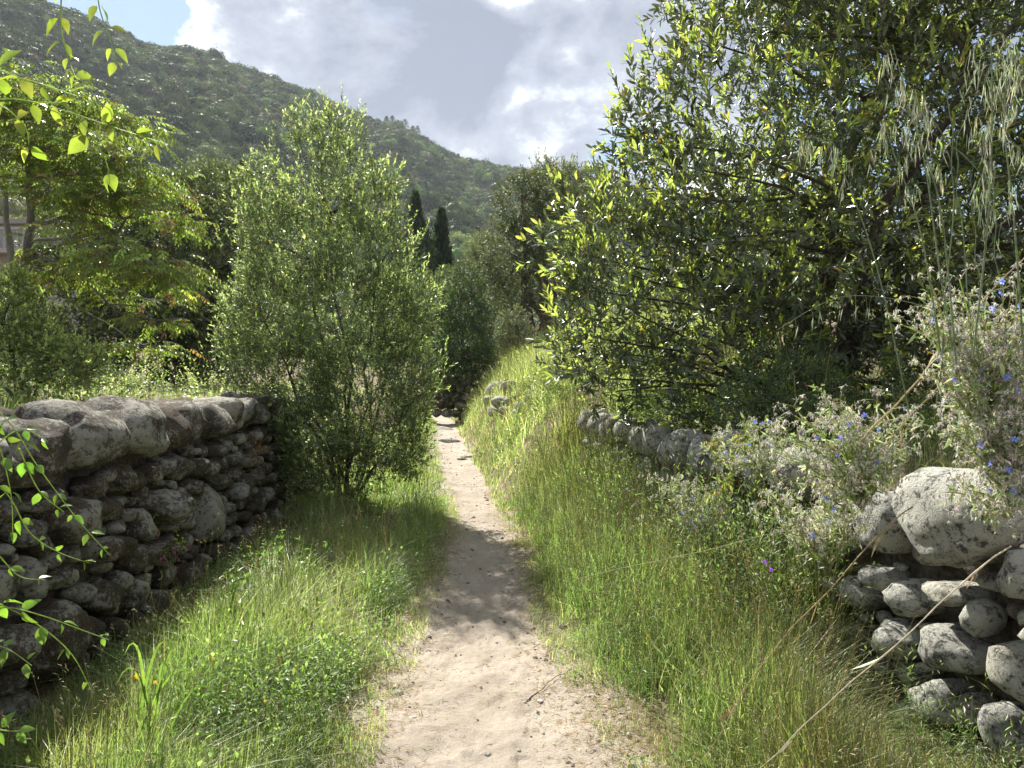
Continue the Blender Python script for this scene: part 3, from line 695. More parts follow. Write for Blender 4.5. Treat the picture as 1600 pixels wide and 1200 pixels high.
M_twig = leaf_mat('twig', .8, 0, gain=1)

# bay laurel on the right bank
bush('bay_laurel', 'huge glossy bay laurel with bright yellow green shoots, above the right wall', 'laurel tree',
     [(950, 400, 7.0, .60), (955, 505, 6.9, .62), (1015, 595, 6.9, .48), (1060, 460, 6.6, .85), (1050, 295, 7.0, .60), (1075, 185, 7.0, .66), (1185, 60, 7.0, .80),
      (1150, -70, 7.2, .85), (1270, -120, 7, 1.2), (1180, 350, 6.3, .95), (1200, 200, 6.5, 1.0), (1150, 560, 6.5, .72), (1330, 100, 6.5, 1.15), (1400, 300, 6.5, 1.2),
      (1330, 470, 6.6, 1.0), (1500, 130, 6.3, 1.2), (1550, 380, 6.5, 1.2), (1500, -120, 6.8, 1.4), (1270, 610, 6.6, .6), (1450, 560, 6.8, .85), (1680, 250, 6.5, 1.4), (1680, 0, 6.5, 1.4),
      (1600, 560, 6.6, 1.0), (1350, 250, 8.2, 1.6), (1550, 200, 8.2, 1.8), (1250, 450, 8.0, 1.2), (1420, 90, 8.4, 1.5), (1620, 380, 8.4, 1.5), (1400, 430, 8.0, 1.2), (1000, 215, 7.05, .30), (915, 330, 7.0, .22), (905, 560, 6.9, .3), (985, 480, 7.6, .8), (1010, 370, 7.8, .8), (1090, 560, 7.4, .8)],
     (2.6, 7.4, 1.2), 17500, .17, (.088, 10, .31), (.056, .070, .040), (.215, .25, .07), .48, M_leaf, limb=(.11, .03), nlimb=10, nsub=120, shell=.5, lump=.25, seed=2, shoots=1100, bend=.06, split=300, gap=.20, gs=1.5)
# shrub leaning over the left wall end
bush('evergreen_shrub', 'tall airy light green shrub growing over the far end of the left wall', 'shrub',
     [(462, 205, 9.6, .24), (470, 255, 9.6, .34), (535, 205, 9.6, .28), (520, 265, 9.6, .40), (495, 320, 9.6, .46), (405, 275, 9.8, .20), (410, 340, 9.8, .30), (600, 285, 9.4, .20), (585, 345, 9.4, .32), (455, 400, 9.6, .62), (575, 410, 9.4, .55), (425, 500, 9.6, .60),
      (535, 510, 9.4, .95), (605, 500, 9.4, .50), (450, 600, 9.3, .66), (570, 630, 9.2, .80), (632, 590, 9.2, .42), (605, 680, 9, .52), (505, 700, 9.2, .58), (395, 545, 9.7, .36), (370, 480, 9.7, .2), (450, 680, 9.5, .5), (540, 740, 9.2, .45), (640, 720, 9.1, .25), (655, 480, 9.3, .25), (355, 570, 9.9, .2)],
     (-2.15, 9.5, 0), 19000, .16, (.050, 11, .36), (.092, .115, .060), (.25, .28, .13), .5, M_soft, limb=(.028, .010), nlimb=11, nsub=150, shell=.65, lump=.42, hexa=False, seed=4, shoots=700, up=.8, vv=.3, stemr=.003, bend=.05, gap=.75, gs=2.3)

# dark trees and shrubs further off
def far_tree(name, label, lobes, base, n, size, cold, cy, cat='tree', limb=(.16, .05), nl=9, young=.3, group=None, seed=9, mat=None, lump=.28, shell=.4, up=.4, shoots=0, asp=.5):
    return bush(name, label, cat, lobes, base, n, size * 2.6, (size, nl, asp), cold, cy, young, mat or M_dark, limb=limb, nlimb=6, nsub=40, hexa=False, shell=shell, lump=lump, seed=seed, group=group, shoots=shoots, up=up, stemr=.006)
far_tree('conical_bush', 'dark green conical bush beside the bend of the path', [(728, 440, 27, .50), (728, 490, 27, .75), (705, 480, 27, .45), (755, 495, 27, .45), (725, 540, 27, 1.05), (715, 590, 27, .95), (745, 580, 27, .8), (700, 560, 27, .7)],
         (-1.8, 27.2, .2), 4200, .085, (.032, .052, .022), (.075, .115, .035), 'bush', (.07, .02), seed=12, shoots=200)
far_tree('holm_oak', 'big dark holm oak with a rounded crown beyond the grassy bank', [(815, 320, 42, 1.6), (850, 370, 42, 2.0), (800, 400, 42, 1.8), (845, 440, 41, 1.9), (800, 450, 42, 1.4), (870, 310, 42, 1.5), (900, 400, 42, 2), (820, 290, 42, .8), (900, 340, 42, 1.6)],
         (1.4, 42.2, 2.6), 5200, .15, (.038, .050, .022), (.085, .095, .04), 'oak tree', (.3, .08), seed=13)
far_tree('olive_tree', 'feathery grey green tree top rising behind the dark oak', [(860, 285, 50, 1.3), (890, 300, 50, 1.5), (925, 300, 50, 1.5), (850, 270, 50, .7), (890, 275, 50, .6), (940, 330, 50, 2)],
         (3.5, 50.2, 2.8), 1500, .17, (.085, .10, .06), (.14, .15, .085), 'tree', (.22, .06), seed=14, shoots=160)
far_tree('dark_oak', 'dense dark evergreen tree in shade behind the feathery leaved tree', [(330, 330, 24.7, 1.30), (290, 350, 24.7, 1.56), (340, 400, 24.1, 1.43), (250, 400, 24.1, 1.69), (180, 420, 24.7, 1.56), (300, 460, 23.4, 1.69), (230, 490, 23.4, 1.56), (130, 400, 25.4, 1.43), (120, 480, 24.7, 1.43), (360, 480, 23.8, 1.04), (180, 340, 26.0, 1.30), (340, 530, 23.4, 1.04), (250, 540, 23.4, 1.17), (140, 540, 23.4, 1.17)],
         (-11, 25, 1.5), 6500, .15, (.045, .058, .028), (.10, .118, .05), 'tree', (.2, .05), seed=15)
far_tree('pale_oak', 'paler oak with small clustered leaves left of the tall shrub', [(335, 300, 30.0, 1.00), (360, 330, 30.0, 1.38), (300, 305, 30.0, 0.88), (370, 400, 30.0, 1.38)],
         (-11.8, 30.2, 1.5), 2400, .14, (.06, .075, .033), (.12, .135, .06), 'oak tree', (.14, .04), seed=16)
far_tree('elder_bush', 'pale green leafy bush below the feathery leaved tree', [(15, 500, 10.5, .42), (60, 530, 10.4, .30), (30, 560, 10.2, .4), (90, 570, 10.2, .3), (-50, 520, 10.5, .5), (25, 455, 10.6, .22), (130, 575, 10, .25)],
         (-7.0, 10.6, 1.2), 1900, .055, (.14, .17, .075), (.27, .30, .13), 'bush', (.04, .015), seed=17, mat=M_soft, young=.6, shoots=200)
far_tree('bank_shrub', 'small grey green shrub on top of the grassy bank', [(805, 500, 24, .38), (795, 520, 24, .4), (815, 525, 24, .4), (800, 545, 24, .35)],
         (.1, 24.2, 2.2), 700, .07, (.07, .085, .045), (.13, .13, .07), 'shrub', (.03, .012), seed=19)
far_tree('round_tree', 'small rounded green tree between the cypresses and the conical bush', [(665, 455, 48, 1.2), (690, 470, 47, 1.1), (650, 480, 48, 1.3), (700, 440, 49, .9), (680, 500, 46, 1.4), (660, 520, 46, 1.3)],
         (-5.2, 48.2, 1.2), 2200, .14, (.055, .08, .03), (.10, .135, .05), 'tree', (.14, .05), seed=20)
far_tree('grey_tree', 'silvery leaved tree between the cypresses and the dark oak', [(765, 400, 60, 1.6), (745, 420, 60, 1.5), (775, 440, 60, 1.8), (755, 385, 60, 1.0), (735, 450, 60, 1.6)],
         (-2, 60.3, 1.8), 2000, .18, (.085, .10, .055), (.14, .155, .08), 'tree', (.2, .06), seed=21)

def cypress(px, ytop, ybot, d, wpx, label, seed):
    b = at(px, ybot, d); b[2] = float(gz(b[0], d)); top = EYE - (ytop - HZ) / F * d; H = top - b[2]; rad = wpx * .72 / F * d
    root = empty('cypress', b, label, 'cypress tree', 'dark cypresses standing in front of the mountain')
    n = 4200; t = rng.uniform(0, 1, n) ** .9; prof = np.minimum(1, (1 - t) * 3.2) ** .75 * (.75 + .25 * np.sin(t * 9 + seed)) * np.minimum(1, .5 + t * 4)
    th = rng.uniform(0, 6.28, n); rr = rad * prof * rng.uniform(.55, 1.05, n) * (1 + .22 * fbm(np.cos(th) * 2, np.sin(th) * 2, t * 9, 3, seed))
    P = np.stack([b[0] + np.cos(th) * rr, b[1] + np.sin(th) * rr, b[2] + .3 + t * (H - .3)], 1)
    A = np.stack([np.cos(th) * .35, np.sin(th) * .35, np.ones(n)], 1) + rng.normal(size=(n, 3)) * .2; N = np.stack([np.cos(th), np.sin(th), np.zeros(n)], 1) + rng.normal(size=(n, 3)) * .4
    s = d * .0065
    lf = leaves(P, A, N, s * rng.uniform(.7, 1.6, n), s * .45, cvar((.022, .034, .018), n, .25), hexa=False)
    add('foliage', lf, M_dark, root)
    add('trunk', tubes(np.array([[b + (0, 0, -.2), b + (0, 0, H * .4), b + (0, 0, H * .93)]]), np.array([[.22, .14, .03]]), 8), M_bark, root, smooth=True)
cypress(649, 306, 560, 60, 54, 'taller left cypress of the close pair right of the tall shrub', 3)
cypress(690, 332, 560, 62, 42, 'slimmer right cypress of the close pair, beside the grey tree', 4)
cypress(378, 258, 520, 75, 30, 'lone dark cypress peeking out at the upper left edge of the tall shrub', 5)
def dead_tree():
    b = np.array([-7.0, 61, float(gz(-7.0, 61))]); root = empty('bare_tree', b, 'leafless brownish tree between the pair of cypresses', 'tree')
    T = np.array([at(668 + rng.normal(0, 7), rng.uniform(385, 470), 61 + rng.normal(0, .6)) for _ in range(22)])
    P1, R1 = limb_set(b, T, .12, .03, 9, .15); P2, R2 = branches_from(P1, T[rng.integers(0, 22, 160)] + rng.normal(0, .6, (160, 3)), .035, .012)
    add('trunk', join(tubes(P1, R1, 6), tubes(P2, R2, 4)), bark_mat('bare_bark', (.12, .09, .07), (.26, .21, .17)), root)
dead_tree()
# ridge pines that stand against the sky
def ridge_pines():
    ordn = ['leftmost', 'second', 'third', 'fourth', 'fifth', 'sixth', 'seventh', 'eighth', 'ninth', 'tenth', 'eleventh', 'twelfth', 'rightmost']
    for i, (px, h) in enumerate([(148, 8), (203, 9), (222, 7), (330, 7), (395, 8), (604, 9), (613, 12), (622, 10), (633, 14), (645, 11), (652, 13), (668, 9), (716, 8)]):
        az = math.atan((px - 800) / F); _, Rr = ridge(np.array([az])); r = float(Rr[0]) * .995; z = float(mount_z(np.array([az]), np.array([r]))[0])
        b = np.array([r * math.sin(az), r * math.cos(az), z - 1]); h = h * 1.1
        root = empty('ridge_pine', b, ordn[i] + (' ' if i in (0, 12) else ' from left ') + 'of the small pines against the sky on the ridge', 'pine tree', 'pines standing on the mountain ridge')
        n = 420; lay = rng.integers(0, 5, n); t = .45 + lay * .125 + rng.normal(0, .02, n); th = rng.uniform(0, 6.28, n); rr = h * .26 * np.sqrt(rng.uniform(0, 1, n)) * (1.25 - t) * 1.6
        P = np.stack([b[0] + np.cos(th) * rr, b[1] + np.sin(th) * rr, b[2] + t * h], 1)
        lf = leaves(P, rng.normal(size=(n, 3)), rng.normal(size=(n, 3)) + (0, 0, 1), .9, .6, cvar((.025, .04, .018), n, .2), hexa=False)
        add('crown', lf, M_dark, root); add('trunk', tubes(np.array([[b, b + (0, 0, h * .5), b + (0, 0, h)]]), np.array([[.3, .22, .08]]), 6), M_bark, root)
ridge_pines()

# feathery (pinnate leaved) tree at the left
def feathery():
    base = np.array([-8.05, 12.2, 1.3]); root = empty('feathery_tree', base, 'spreading tree with layered feathery yellow green leaves in front of the pale house', 'tree')
    D0 = 12.0
    trunks = np.array([[at(38, 480, 12.2), at(42, 400, 12.2), at(48, 330, 12.1), at(42, 250, 12.1), at(40, 160, 12)], [at(38, 480, 12.2), at(18, 420, 12.3), at(10, 350, 12.4), at(8, 260, 12.4), at(-10, 170, 12.4)]])
    trunks[:, 0] = base + (0, 0, -.2)
    TR = np.array([[.095, .075, .055, .035, .018], [.075, .06, .045, .03, .015]])
    tt = np.linspace(0, 4, 26); trunks = np.array([[[np.interp(u, range(5), t_[:, a]) for a in range(3)] for u in tt] for t_ in trunks]); TR = np.array([np.interp(tt, range(5), r_) for r_ in TR])
    trunks = trunks + np.stack([fbm(tt * 1.2, k * 4 + np.arange(2)[:, None] * 9, 0, 3, 210 + k) for k in range(3)], -1) * .05
    tiers = [(20, 155, 60, 60), (90, 150, 60, 30), (150, 175, 60, 26), (205, 195, 42, 22), (60, 190, 60, 30), (130, 220, 60, 30), (30, 245, 60, 30), (90, 250, 50, 22), (180, 250, 60, 14), (235, 275, 45, 18), (150, 300, 60, 26), (90, 300, 55, 22), (205, 315, 60, 22), (260, 330, 25, 14),
             (110, 395, 60, 18), (180, 390, 50, 20), (240, 415, 45, 16), (150, 425, 60, 18), (90, 430, 50, 16), (265, 445, 28, 14), (205, 465, 40, 10), (130, 345, 30, 12), (235, 300, 50, 10), (250, 425, 45, 14), (215, 410, 50, 16), (240, 500, 45, 10), (215, 540, 50, 12), (265, 350, 20, 8), (-40, 160, 40, 30), (25, 430, 40, 8)]
    fr, dirs, tg = [], [], []
    for (px, py, wx, wy) in tiers:
        c = at(px, py, D0 + rng.uniform(-1.3, .8)); tg.append(c); m = int(wx * wy / 15) + 14
        q = np.stack([rng.normal(0, wx * .5, m) / F * D0, rng.normal(0, .45, m), rng.normal(0, wy * .34, m) / F * D0], 1)
        fr.append(c + q); v = nrm(q * (1, 1, .3)); dirs.append(nrm(v + rng.normal(size=(m, 3)) * (.6, .6, .25)) + np.array([0, 0, -.1]))
    fr = np.concatenate(fr); dirs = nrm(np.concatenate(dirs)); n = len(fr); nl = 13; Lf = rng.uniform(.22, .38, n)
    X = nrm(np.cross(dirs, np.array([0, 0, 1.]))); U = np.cross(X, dirs)
    t = np.linspace(.15, 1, nl)[None]; side = np.where(np.arange(nl) % 2, 1., -1.)[None]; side = np.where(np.arange(nl) == nl - 1, 0, side)
    Q = fr[:, None] + dirs[:, None] * (t * Lf[:, None])[..., None] - np.array([0, 0, 1.]) * ((t ** 2) * Lf[:, None] * .28)[..., None]
    D = dirs[:, None] * .55 + X[:, None] * side[..., None] - np.array([0, 0, .55]) + rng.normal(size=(n, nl, 3)) * .2
    N = np.broadcast_to(U[:, None], D.shape) + rng.normal(size=D.shape) * .25
    cc = cmix([(.085, .115, .030), (.15, .185, .045), (.16, .11, .045)], [4, 5, .6], n, .2); c = np.repeat(cc, nl, 0)
    L = rng.uniform(.06, .10, n * nl)
    add('foliage', leaves(Q.reshape(-1, 3), D.reshape(-1, 3), N.reshape(-1, 3), L, L * .36, c, hexa=False, bend=.25), M_soft, root, kind='stuff')
    add('leaf_stalk', tubes(np.stack([Q[:, 0], Q[:, 6], Q[:, -1]], 1), .004, 3, (.12, .12, .04)), M_twig, root, kind='stuff')
    tg = np.array(tg); P2, R2 = branches_from(trunks[:, 5:, :], tg, .032, .010, 10, .22)
    P3, R3 = branches_from(P2, fr[rng.choice(n, 260)], .012, .005, 5, .1)
    add('trunk', join(tubes(trunks, TR, 9, jit=.1), tubes(P2, R2, 6), tubes(P3, R3, 4)), M_barkg, root, smooth=True)
feathery()

# pale house behind the feathery tree
def house():
    import bmesh
    m, t = newmat('render_wall'); g = t.n('ShaderNodeNewGeometry'); nz = t.n('ShaderNodeTexNoise', {'Vector': (g, 0), 'Scale': 1.2, 'Detail': 8, 'Roughness': .7})
    p = t.n('ShaderNodeBsdfPrincipled', {'Base Color': t.ramp(nz, [(.3, (.40, .38, .36)), (.7, (.52, .50, .47))]), 'Roughness': .9}); t.n('ShaderNodeOutputMaterial', {0: p})
    d = 30.0; x1 = float(at(82, 0, d)[0]); zt = float(at(0, 352, d)[2]); b = np.array([x1 - 4.5, d + 3, 1.0])
    root = empty('pale_house', b, 'pale rendered house wall seen through the feathery leaved tree', 'house')
    def box(x0, x1_, y0, y1, z0, z1, slope=0):
        V = np.array([[x0, y0, z0], [x1_, y0, z0], [x1_, y1, z0], [x0, y1, z0], [x0, y0, z1], [x1_, y0, z1 - slope], [x1_, y1, z1 - slope], [x0, y1, z1]])
        return V, [np.array([[0, 3, 2, 1], [4, 5, 6, 7], [0, 1, 5, 4], [1, 2, 6, 5], [2, 3, 7, 6], [3, 0, 4, 7]])], None
    add('wall', box(x1 - 9, x1, d, d + 6, 0.6, zt), m, root)
    rm, t = newmat('roof_tile'); t.n('ShaderNodeOutputMaterial', {0: t.n('ShaderNodeBsdfPrincipled', {'Base Color': (.30, .28, .27, 1), 'Roughness': .9})})
    add('roof', box(x1 - 9.3, x1 + .35, d - .35, d + 6.3, zt + .004, zt + .2), rm, root)
    gm, t = newmat('window_glass'); t.n('ShaderNodeOutputMaterial', {0: t.n('ShaderNodeBsdfPrincipled', {'Base Color': (.04, .05, .06, 1), 'Roughness': .1})})
    fm, t = newmat('window_frame'); t.n('ShaderNodeOutputMaterial', {0: t.n('ShaderNodeBsdfPrincipled', {'Base Color': (.55, .55, .53, 1), 'Roughness': .5})})
    for wx, wz in ((x1 - 5.6, 5.2), (x1 - 5.6, 2.4)):
        f = add('window_frame', box(wx - .55, wx + .55, d - .03, d + .05, wz - .1, wz + 1.5), fm, root)
        add('pane', box(wx - .47, wx + .47, d - .036, d - .02, wz, wz + 1.4), gm, f)
    # balcony with balustrade
    zb = float(at(0, 372, d)[2]) - .55; xb0, xb1 = x1 - 3.2, x1 - .5
    add('balcony', box(xb0, xb1, d - .9, d - .004, zb - .18, zb), m, root)
    add('balcony_rail', box(xb0, xb1, d - .9, d - .78, zb + .72, zb + .82), m, root)
    for k in range(11):
        xx = xb0 + .1 + k * (xb1 - xb0 - .2) / 10
        add('baluster', tubes(np.array([[[xx, d - .84, zb], [xx, d - .84, zb + .18], [xx, d - .84, zb + .36], [xx, d - .84, zb + .72]]]), np.array([[.045, .07, .04, .045]]), 8), m, root, smooth=True)
house()

# ------------------------------------------------------------------ grass and herbs
def green(n, dry=.12, v=.22):
    return cmix([(.085, .138, .050), (.128, .178, .066), (.18, .212, .095), (.34, .31, .21)], [5, 4, 1.5, 9 * dry], n, v)
def grass_band(name, n, ylo, yhi, xa, xb, H, Wd, label, dry=.12, pw=1.0, keep=None, heads=0.0, segs=3):
    y = ylo * (yhi / ylo) ** (rng.uniform(0, 1, n) ** pw); u = rng.uniform(0, 1, n); x = xa(y) + u * (xb(y) - xa(y))
    cl = fbm(x * 2.2, y * 2.2, 0, 3, 170); k = rng.uniform(size=n) < np.clip(.68 + .85 * cl, .08, 1)
    if keep is not None: k &= keep(x, y, rng.uniform(size=n))
    x, y = x[k], y[k]; m = len(x); P = np.stack([x, y, gz(x, y) - .01], 1)
    h = H(x, y) * rng.uniform(.35, 1.2, m) * (1 + .45 * fbm(x * 1.9, y * 1.9, 0, 3, 171)); h = np.maximum(h, .03)
    wd = Wd(y) * rng.uniform(.6, 1.4, m); az = 3.4 * fbm(x * 1.7, y * 1.7, 0, 3, 172) + rng.normal(0, 1.1, m)
    col = green(m, dry) * (1 + .22 * fbm(x * 1.1, y * 1.1, 0, 3, 176))[:, None]; dp_ = np.clip(fbm(x * 1.6 + 4, y * 1.6, 0, 3, 177) * 1.3 - .15 + .5 * (rng.uniform(size=m) < .1), 0, .75)[:, None]; col = col * (1 - dp_ * .6) + np.array([.26, .22, .11]) * dp_ * .6; tip = col * .55 + np.array([.28, .27, .13]) * .45
    g = blades(P, az, h, wd, rng.gamma(2.0, .28, m) * (1 + .7 * np.clip(fbm(x * 1.3, y * 1.3, 0, 2, 175), 0, 1)), col, segs, 1.0, tip)
    gs = [g]
    if heads:
        j = rng.choice(m, int(m * heads), replace=False); Pj = P[j]; hj = h[j] * rng.uniform(1.15, 1.6, len(j)); aj = rng.uniform(0, 6.28, len(j)); ln = rng.uniform(.05, .3, len(j))
        dv = np.stack([np.cos(aj), np.sin(aj), np.zeros(len(j))], 1)
        pts = np.stack([Pj + dv * (hj * ln * t ** 2)[:, None] + np.array([0, 0, 1.]) * (hj * t)[:, None] for t in (0, .35, .7, 1)], 1)
        sc = cmix([(.20, .22, .08), (.36, .31, .17)], [2, 1], len(j)); wj = Wd(Pj[:, 1])
        gs.append(tubes(pts, (wj * .22)[:, None] * np.ones(4), 3, sc))
        E_ = pts[:, -1]; ax = nrm(dv * .5 + np.array([0, 0, .8]))
        for q in range(3):
            o_ = E_ - ax * (.012 + .014 * q) + rng.normal(0, .004, E_.shape); gs.append(spindles(o_, nrm(dv * .6 + (0, 0, .5) + rng.normal(size=E_.shape) * .45), .022, wj * .8, cmix([(.30, .32, .17), (.46, .42, .29)], [2, 1.3], len(j))))
    add(name, join(*gs[:1]), M_grass, None, label=label, cat='grass', kind='stuff')
    if heads: add(name.replace('grass', 'seed_heads'), join(*gs[1:]), M_straw, None, label='pale seed heads standing above the ' + label, cat='grass seed heads', kind='stuff')
le = lambda y: xc(y) - hw(y); re_ = lambda y: xc(y) + hw(y)
wgr = lambda y: .0042 * np.maximum(1, (y / 4)) ** .75
grass_band('left_verge_grass', 70000, 1.9, 12.5, lambda y: wl(y) + .02, lambda y: le(y) + .06, lambda x, y: (.10 + .24 * sm((le(y) - x) / .45)) * (.30 + .70 * sm((x - wl(y) - .15) / .65)), wgr, 'mixed bright green grass between the left wall and the path', .10, keep=lambda x, y, u: u < .12 + 1.1 * sm((le(y) + .05 - x) / .35), heads=.05)
grass_band('right_verge_grass', 92000, 1.9, 10.5, lambda y: re_(y) - .06, lambda y: wr(y) - .02, lambda x, y: (.09 + .36 * sm((x - re_(y)) / .55) + .22 * sm((x - wr(y) + .7) / .6)) * (1 - .86 * sm((4.0 - y) / .5) * sm((x - wr(y) + .75) / .35)) , wgr, 'tall fine green grass between the path and the right wall', .16, keep=lambda x, y, u: u < .08 + 1.1 * sm((x - re_(y) - .02) / .38), heads=.11)
grass_band('bank_grass', 60000, 9.3, 34, lambda y: re_(y) - .04, lambda y: re_(y) + 4.2, lambda x, y: .16 + .36 * sm((x - re_(y)) / .6), wgr, 'pale green grass covering the bank right of the path', .6, heads=.07, segs=2)
for sd_, nm, lab in ((-1, 'left_edge_grass', 'short dry grass fringe at the left edge of the path'), (1, 'right_edge_grass', 'short dry grass fringe at the right edge of the path')):
    a_, b_ = (lambda y: le(y) - .30, lambda y: le(y) + .10) if sd_ < 0 else (lambda y: re_(y) - .08, lambda y: re_(y) + .42)
    grass_band(nm, 15000, 1.9, 11, a_, b_, lambda x, y: .075 + 0 * x, lambda y: .0032 * np.maximum(1, y / 4) ** .75, lab, .9, segs=2)
grass_band('far_left_verge_grass', 12000, 11.5, 34, lambda y: wl(y), lambda y: le(y) + .03, lambda x, y: .10 + .2 * sm((le(y) - x) / .5), wgr, 'grass at the left side of the path beyond the tall shrub', .1, segs=2)
grass_band('terrace_grass', 46000, 3.2, 30, lambda y: wl(y) - 9 - y * .5, lambda y: wl(y) - .36, lambda x, y: .26 + .12 * fbm(x, y, 0, 2, 3), lambda y: .006 * np.maximum(1, y / 5) ** .7, 'weedy grass on the terrace behind the left wall', .35, heads=.03, segs=2)
grass_band('bank_top_grass', 22000, 2.0, 9.6, lambda y: wr(y) + .25, lambda y: wr(y) + 3.2, lambda x, y: .30 + .1 * fbm(x, y, 0, 2, 3), wgr, 'rough grass on the bank above the right wall', .3, heads=.04)

def herbs(name, n, ylo, yhi, xa, xb, label, size=.022, hmax=.22, col=((.09, .15, .03), (.15, .20, .045)), keep=None, hb=lambda x, y: 1.0, cat='plants', nl=8, lw=.7):
    y = ylo * (yhi / ylo) ** rng.uniform(0, 1, n); x = xa(y) + rng.uniform(0, 1, n) * (xb(y) - xa(y))
    k = fbm(x * 1.7 + 9, y * 1.7, 0, 3, 180) > -.15
    if keep is not None: k &= keep(x, y, rng.uniform(size=n))
    x, y = x[k], y[k]; m = len(x); z = gz(x, y); h = hmax * rng.uniform(.3, 1, m) * hb(x, y) * (1 + .4 * fbm(x * 1.2, y * 1.2, 0, 2, 181))
    P = np.stack([x, y, z + h * .15], 1); A = rng.normal(size=(m, 3)) * .35 + np.array([0, 0, 1.])
    lf, st = sprays(P, A, h, nl, size, lw, col[0], col[1], .5, spread=1.3, hexa=False, stemr=.0016, stemcol=(.12, .15, .05), upn=1.2)
    add(name, join(lf, st), M_grass, None, label=label, cat=cat, kind='stuff')
herbs('left_verge_herbs', 7500, 2.1, 7.5, lambda y: wl(y) + .1, lambda y: le(y) - .16, 'low leafy weeds mixed into the grass below the left wall', .028, .34, ((.10, .145, .05), (.17, .215, .085)), lw=.5, hb=lambda x, y: .35 + .65 * sm((x - wl(y) - .2) / .6))
herbs('right_verge_weeds', 1800, 2.4, 9, lambda y: re_(y) + .2, lambda y: wr(y) - .05, 'thin leafy weeds mixed into the tall grass right of the path', .030, .50, ((.09, .13, .05), (.15, .19, .08)), lw=.25, nl=12)
herbs('terrace_brambles', 9500, 3.6, 26, lambda y: wl(y) - 9 - y * .5, lambda y: wl(y) - .5, 'tangled brambles and weeds behind the left wall', .055, .80, ((.12, .145, .065), (.26, .28, .14)), hb=lambda x, y: np.clip((wl(y) - .3 - x) / 2.5, .25, 1.15), nl=10)
herbs('right_wall_foot_herbs', 5200, 3.7, 7.5, lambda y: wr(y) - .5, lambda y: wr(y) + .0, 'leafy weeds growing against the foot of the right wall', .034, .80, ((.08, .11, .05), (.15, .18, .08)), lw=.3, nl=12)
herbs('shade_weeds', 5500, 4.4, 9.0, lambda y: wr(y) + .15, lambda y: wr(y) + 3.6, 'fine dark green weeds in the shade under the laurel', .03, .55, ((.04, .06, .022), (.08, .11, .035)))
herbs('bank_herbs', 4200, 10, 34, lambda y: re_(y) + .2, lambda y: re_(y) + 4.5, 'pale weeds dotted over the bank right of the path', .05, .5, ((.10, .12, .05), (.22, .22, .10)))

herbs('path_edge_weeds', 700, 2.2, 9, lambda y: re_(y) - .05, lambda y: re_(y) + .35, 'small green rosettes at the right edge of the path', .016, .05, keep=lambda x, y, u: fbm(x * 3, y * 3, 0, 2, 5) > .3)
# straw litter, pebbles on the path margins
def litter():
    n = 24000; y = 2.0 * (11 / 2.0) ** rng.uniform(0, 1, n); s = np.where(rng.uniform(size=n) < .45, -1, 1)
    x = xc(y) + s * hw(y) * (1 + rng.normal(.06, .34, n)); x = np.clip(x, wl(y) + .05, wr(y) - .05)
    P = np.stack([x, y, gz(x, y) + .010], 1); az = rng.uniform(0, 6.28, n); D = np.stack([np.cos(az), np.sin(az), rng.uniform(-.02, .25, n)], 1)
    L = rng.uniform(.012, .06, n)
    add('straw_litter', leaves(P, D, np.array([0, 0, 1.]) + rng.normal(size=(n, 3)) * .3, L, rng.uniform(.0015, .004, n), cmix([(.42, .34, .21), (.26, .18, .11), (.16, .17, .06)], [4, 2, 1.5], n), hexa=False), M_straw, None, label='dry straw and leaf litter along the edges of the path', cat='litter', kind='stuff')
    n = 3600; y = 2.0 * (24 / 2.0) ** rng.uniform(0, 1, n); x = xc(y) + hw(y) * np.clip(np.sign(rng.normal(size=n)) * rng.normal(.75, .42, n), -1.7, 1.7); r = (rng.gamma(1.5, .0022, n) + .0015) * (1 + y * .06)
    V0, T0 = ICO[1]; sq = rng.uniform(.6, 1.2, (n, 1, 3)) * np.array([1, 1, .7]); V = V0[None] * r[:, None, None] * sq * (1 + rng.normal(0, .10, (n, len(V0), 1))) + np.stack([x, y, gz(x, y) + r * .3], 1)[:, None]
    T = (np.arange(n)[:, None, None] * len(V0) + T0[None]).reshape(-1, 3)
    add('path_pebbles', (V.reshape(-1, 3), [T], np.repeat(cmix([(.36, .33, .29), (.16, .14, .12), (.5, .46, .40)], [3, 3, 1], n), len(V0), 0)), M_twig, None, label='small loose pebbles scattered on the sandy path', cat='pebbles', kind='stuff')
litter()
for i, (px, py, r, lab) in enumerate([(620, 1085, .030, 'grey stone half buried at the left edge of the near path'), (655, 1075, .020, 'small dark stone beside the grey half buried one'), (905, 1100, .024, 'brown pebble on the right side of the near path'), (835, 1125, .018, 'dark pebble right of the middle of the near path'), (880, 980, .028, 'pale stone at the right edge where the tree shade ends'), (660, 920, .03, 'pale stone at the left edge in the tree shade'), (760, 1180, .02, 'dark pebble near the bottom middle of the path'), (830, 845, .035, 'pale flat stone right of the path at the start of the shade')]):
    P = hit(px, py, 2.6); P[2] += r * .1; loose(None, P, (r * 1.3, r, r * .6), M_rock, 440 + i, 2, 'half_buried_stone', label=lab, cat='stone')
# flat stones sticking out of the path farther on
for i, (px, py, d, r, lab) in enumerate([(735, 716, 15.6, .16, 'largest flat pale stone at the right edge of the far path'), (722, 718, 15.4, .09, 'small pale stone just left of the flat path stone'), (704, 690, 19.5, .22, 'low brown rock lip crossing the far path'), (692, 668, 24, .25, 'pale rock step at the left edge of the path bend'), (803, 890, 6.4, .035, 'small pale stone at the right edge of the shaded path'), (570, 1190, 3.25, .035, 'white pebble at the lower left edge of the path')]):
    P = at(px, py, d); P[2] = float(gz(P[0], d)) + r * .12; loose(None, P, (r * 1.4, r, r * .35), M_rock, 400 + i, 3, 'path_stone', label=lab, cat='stone')

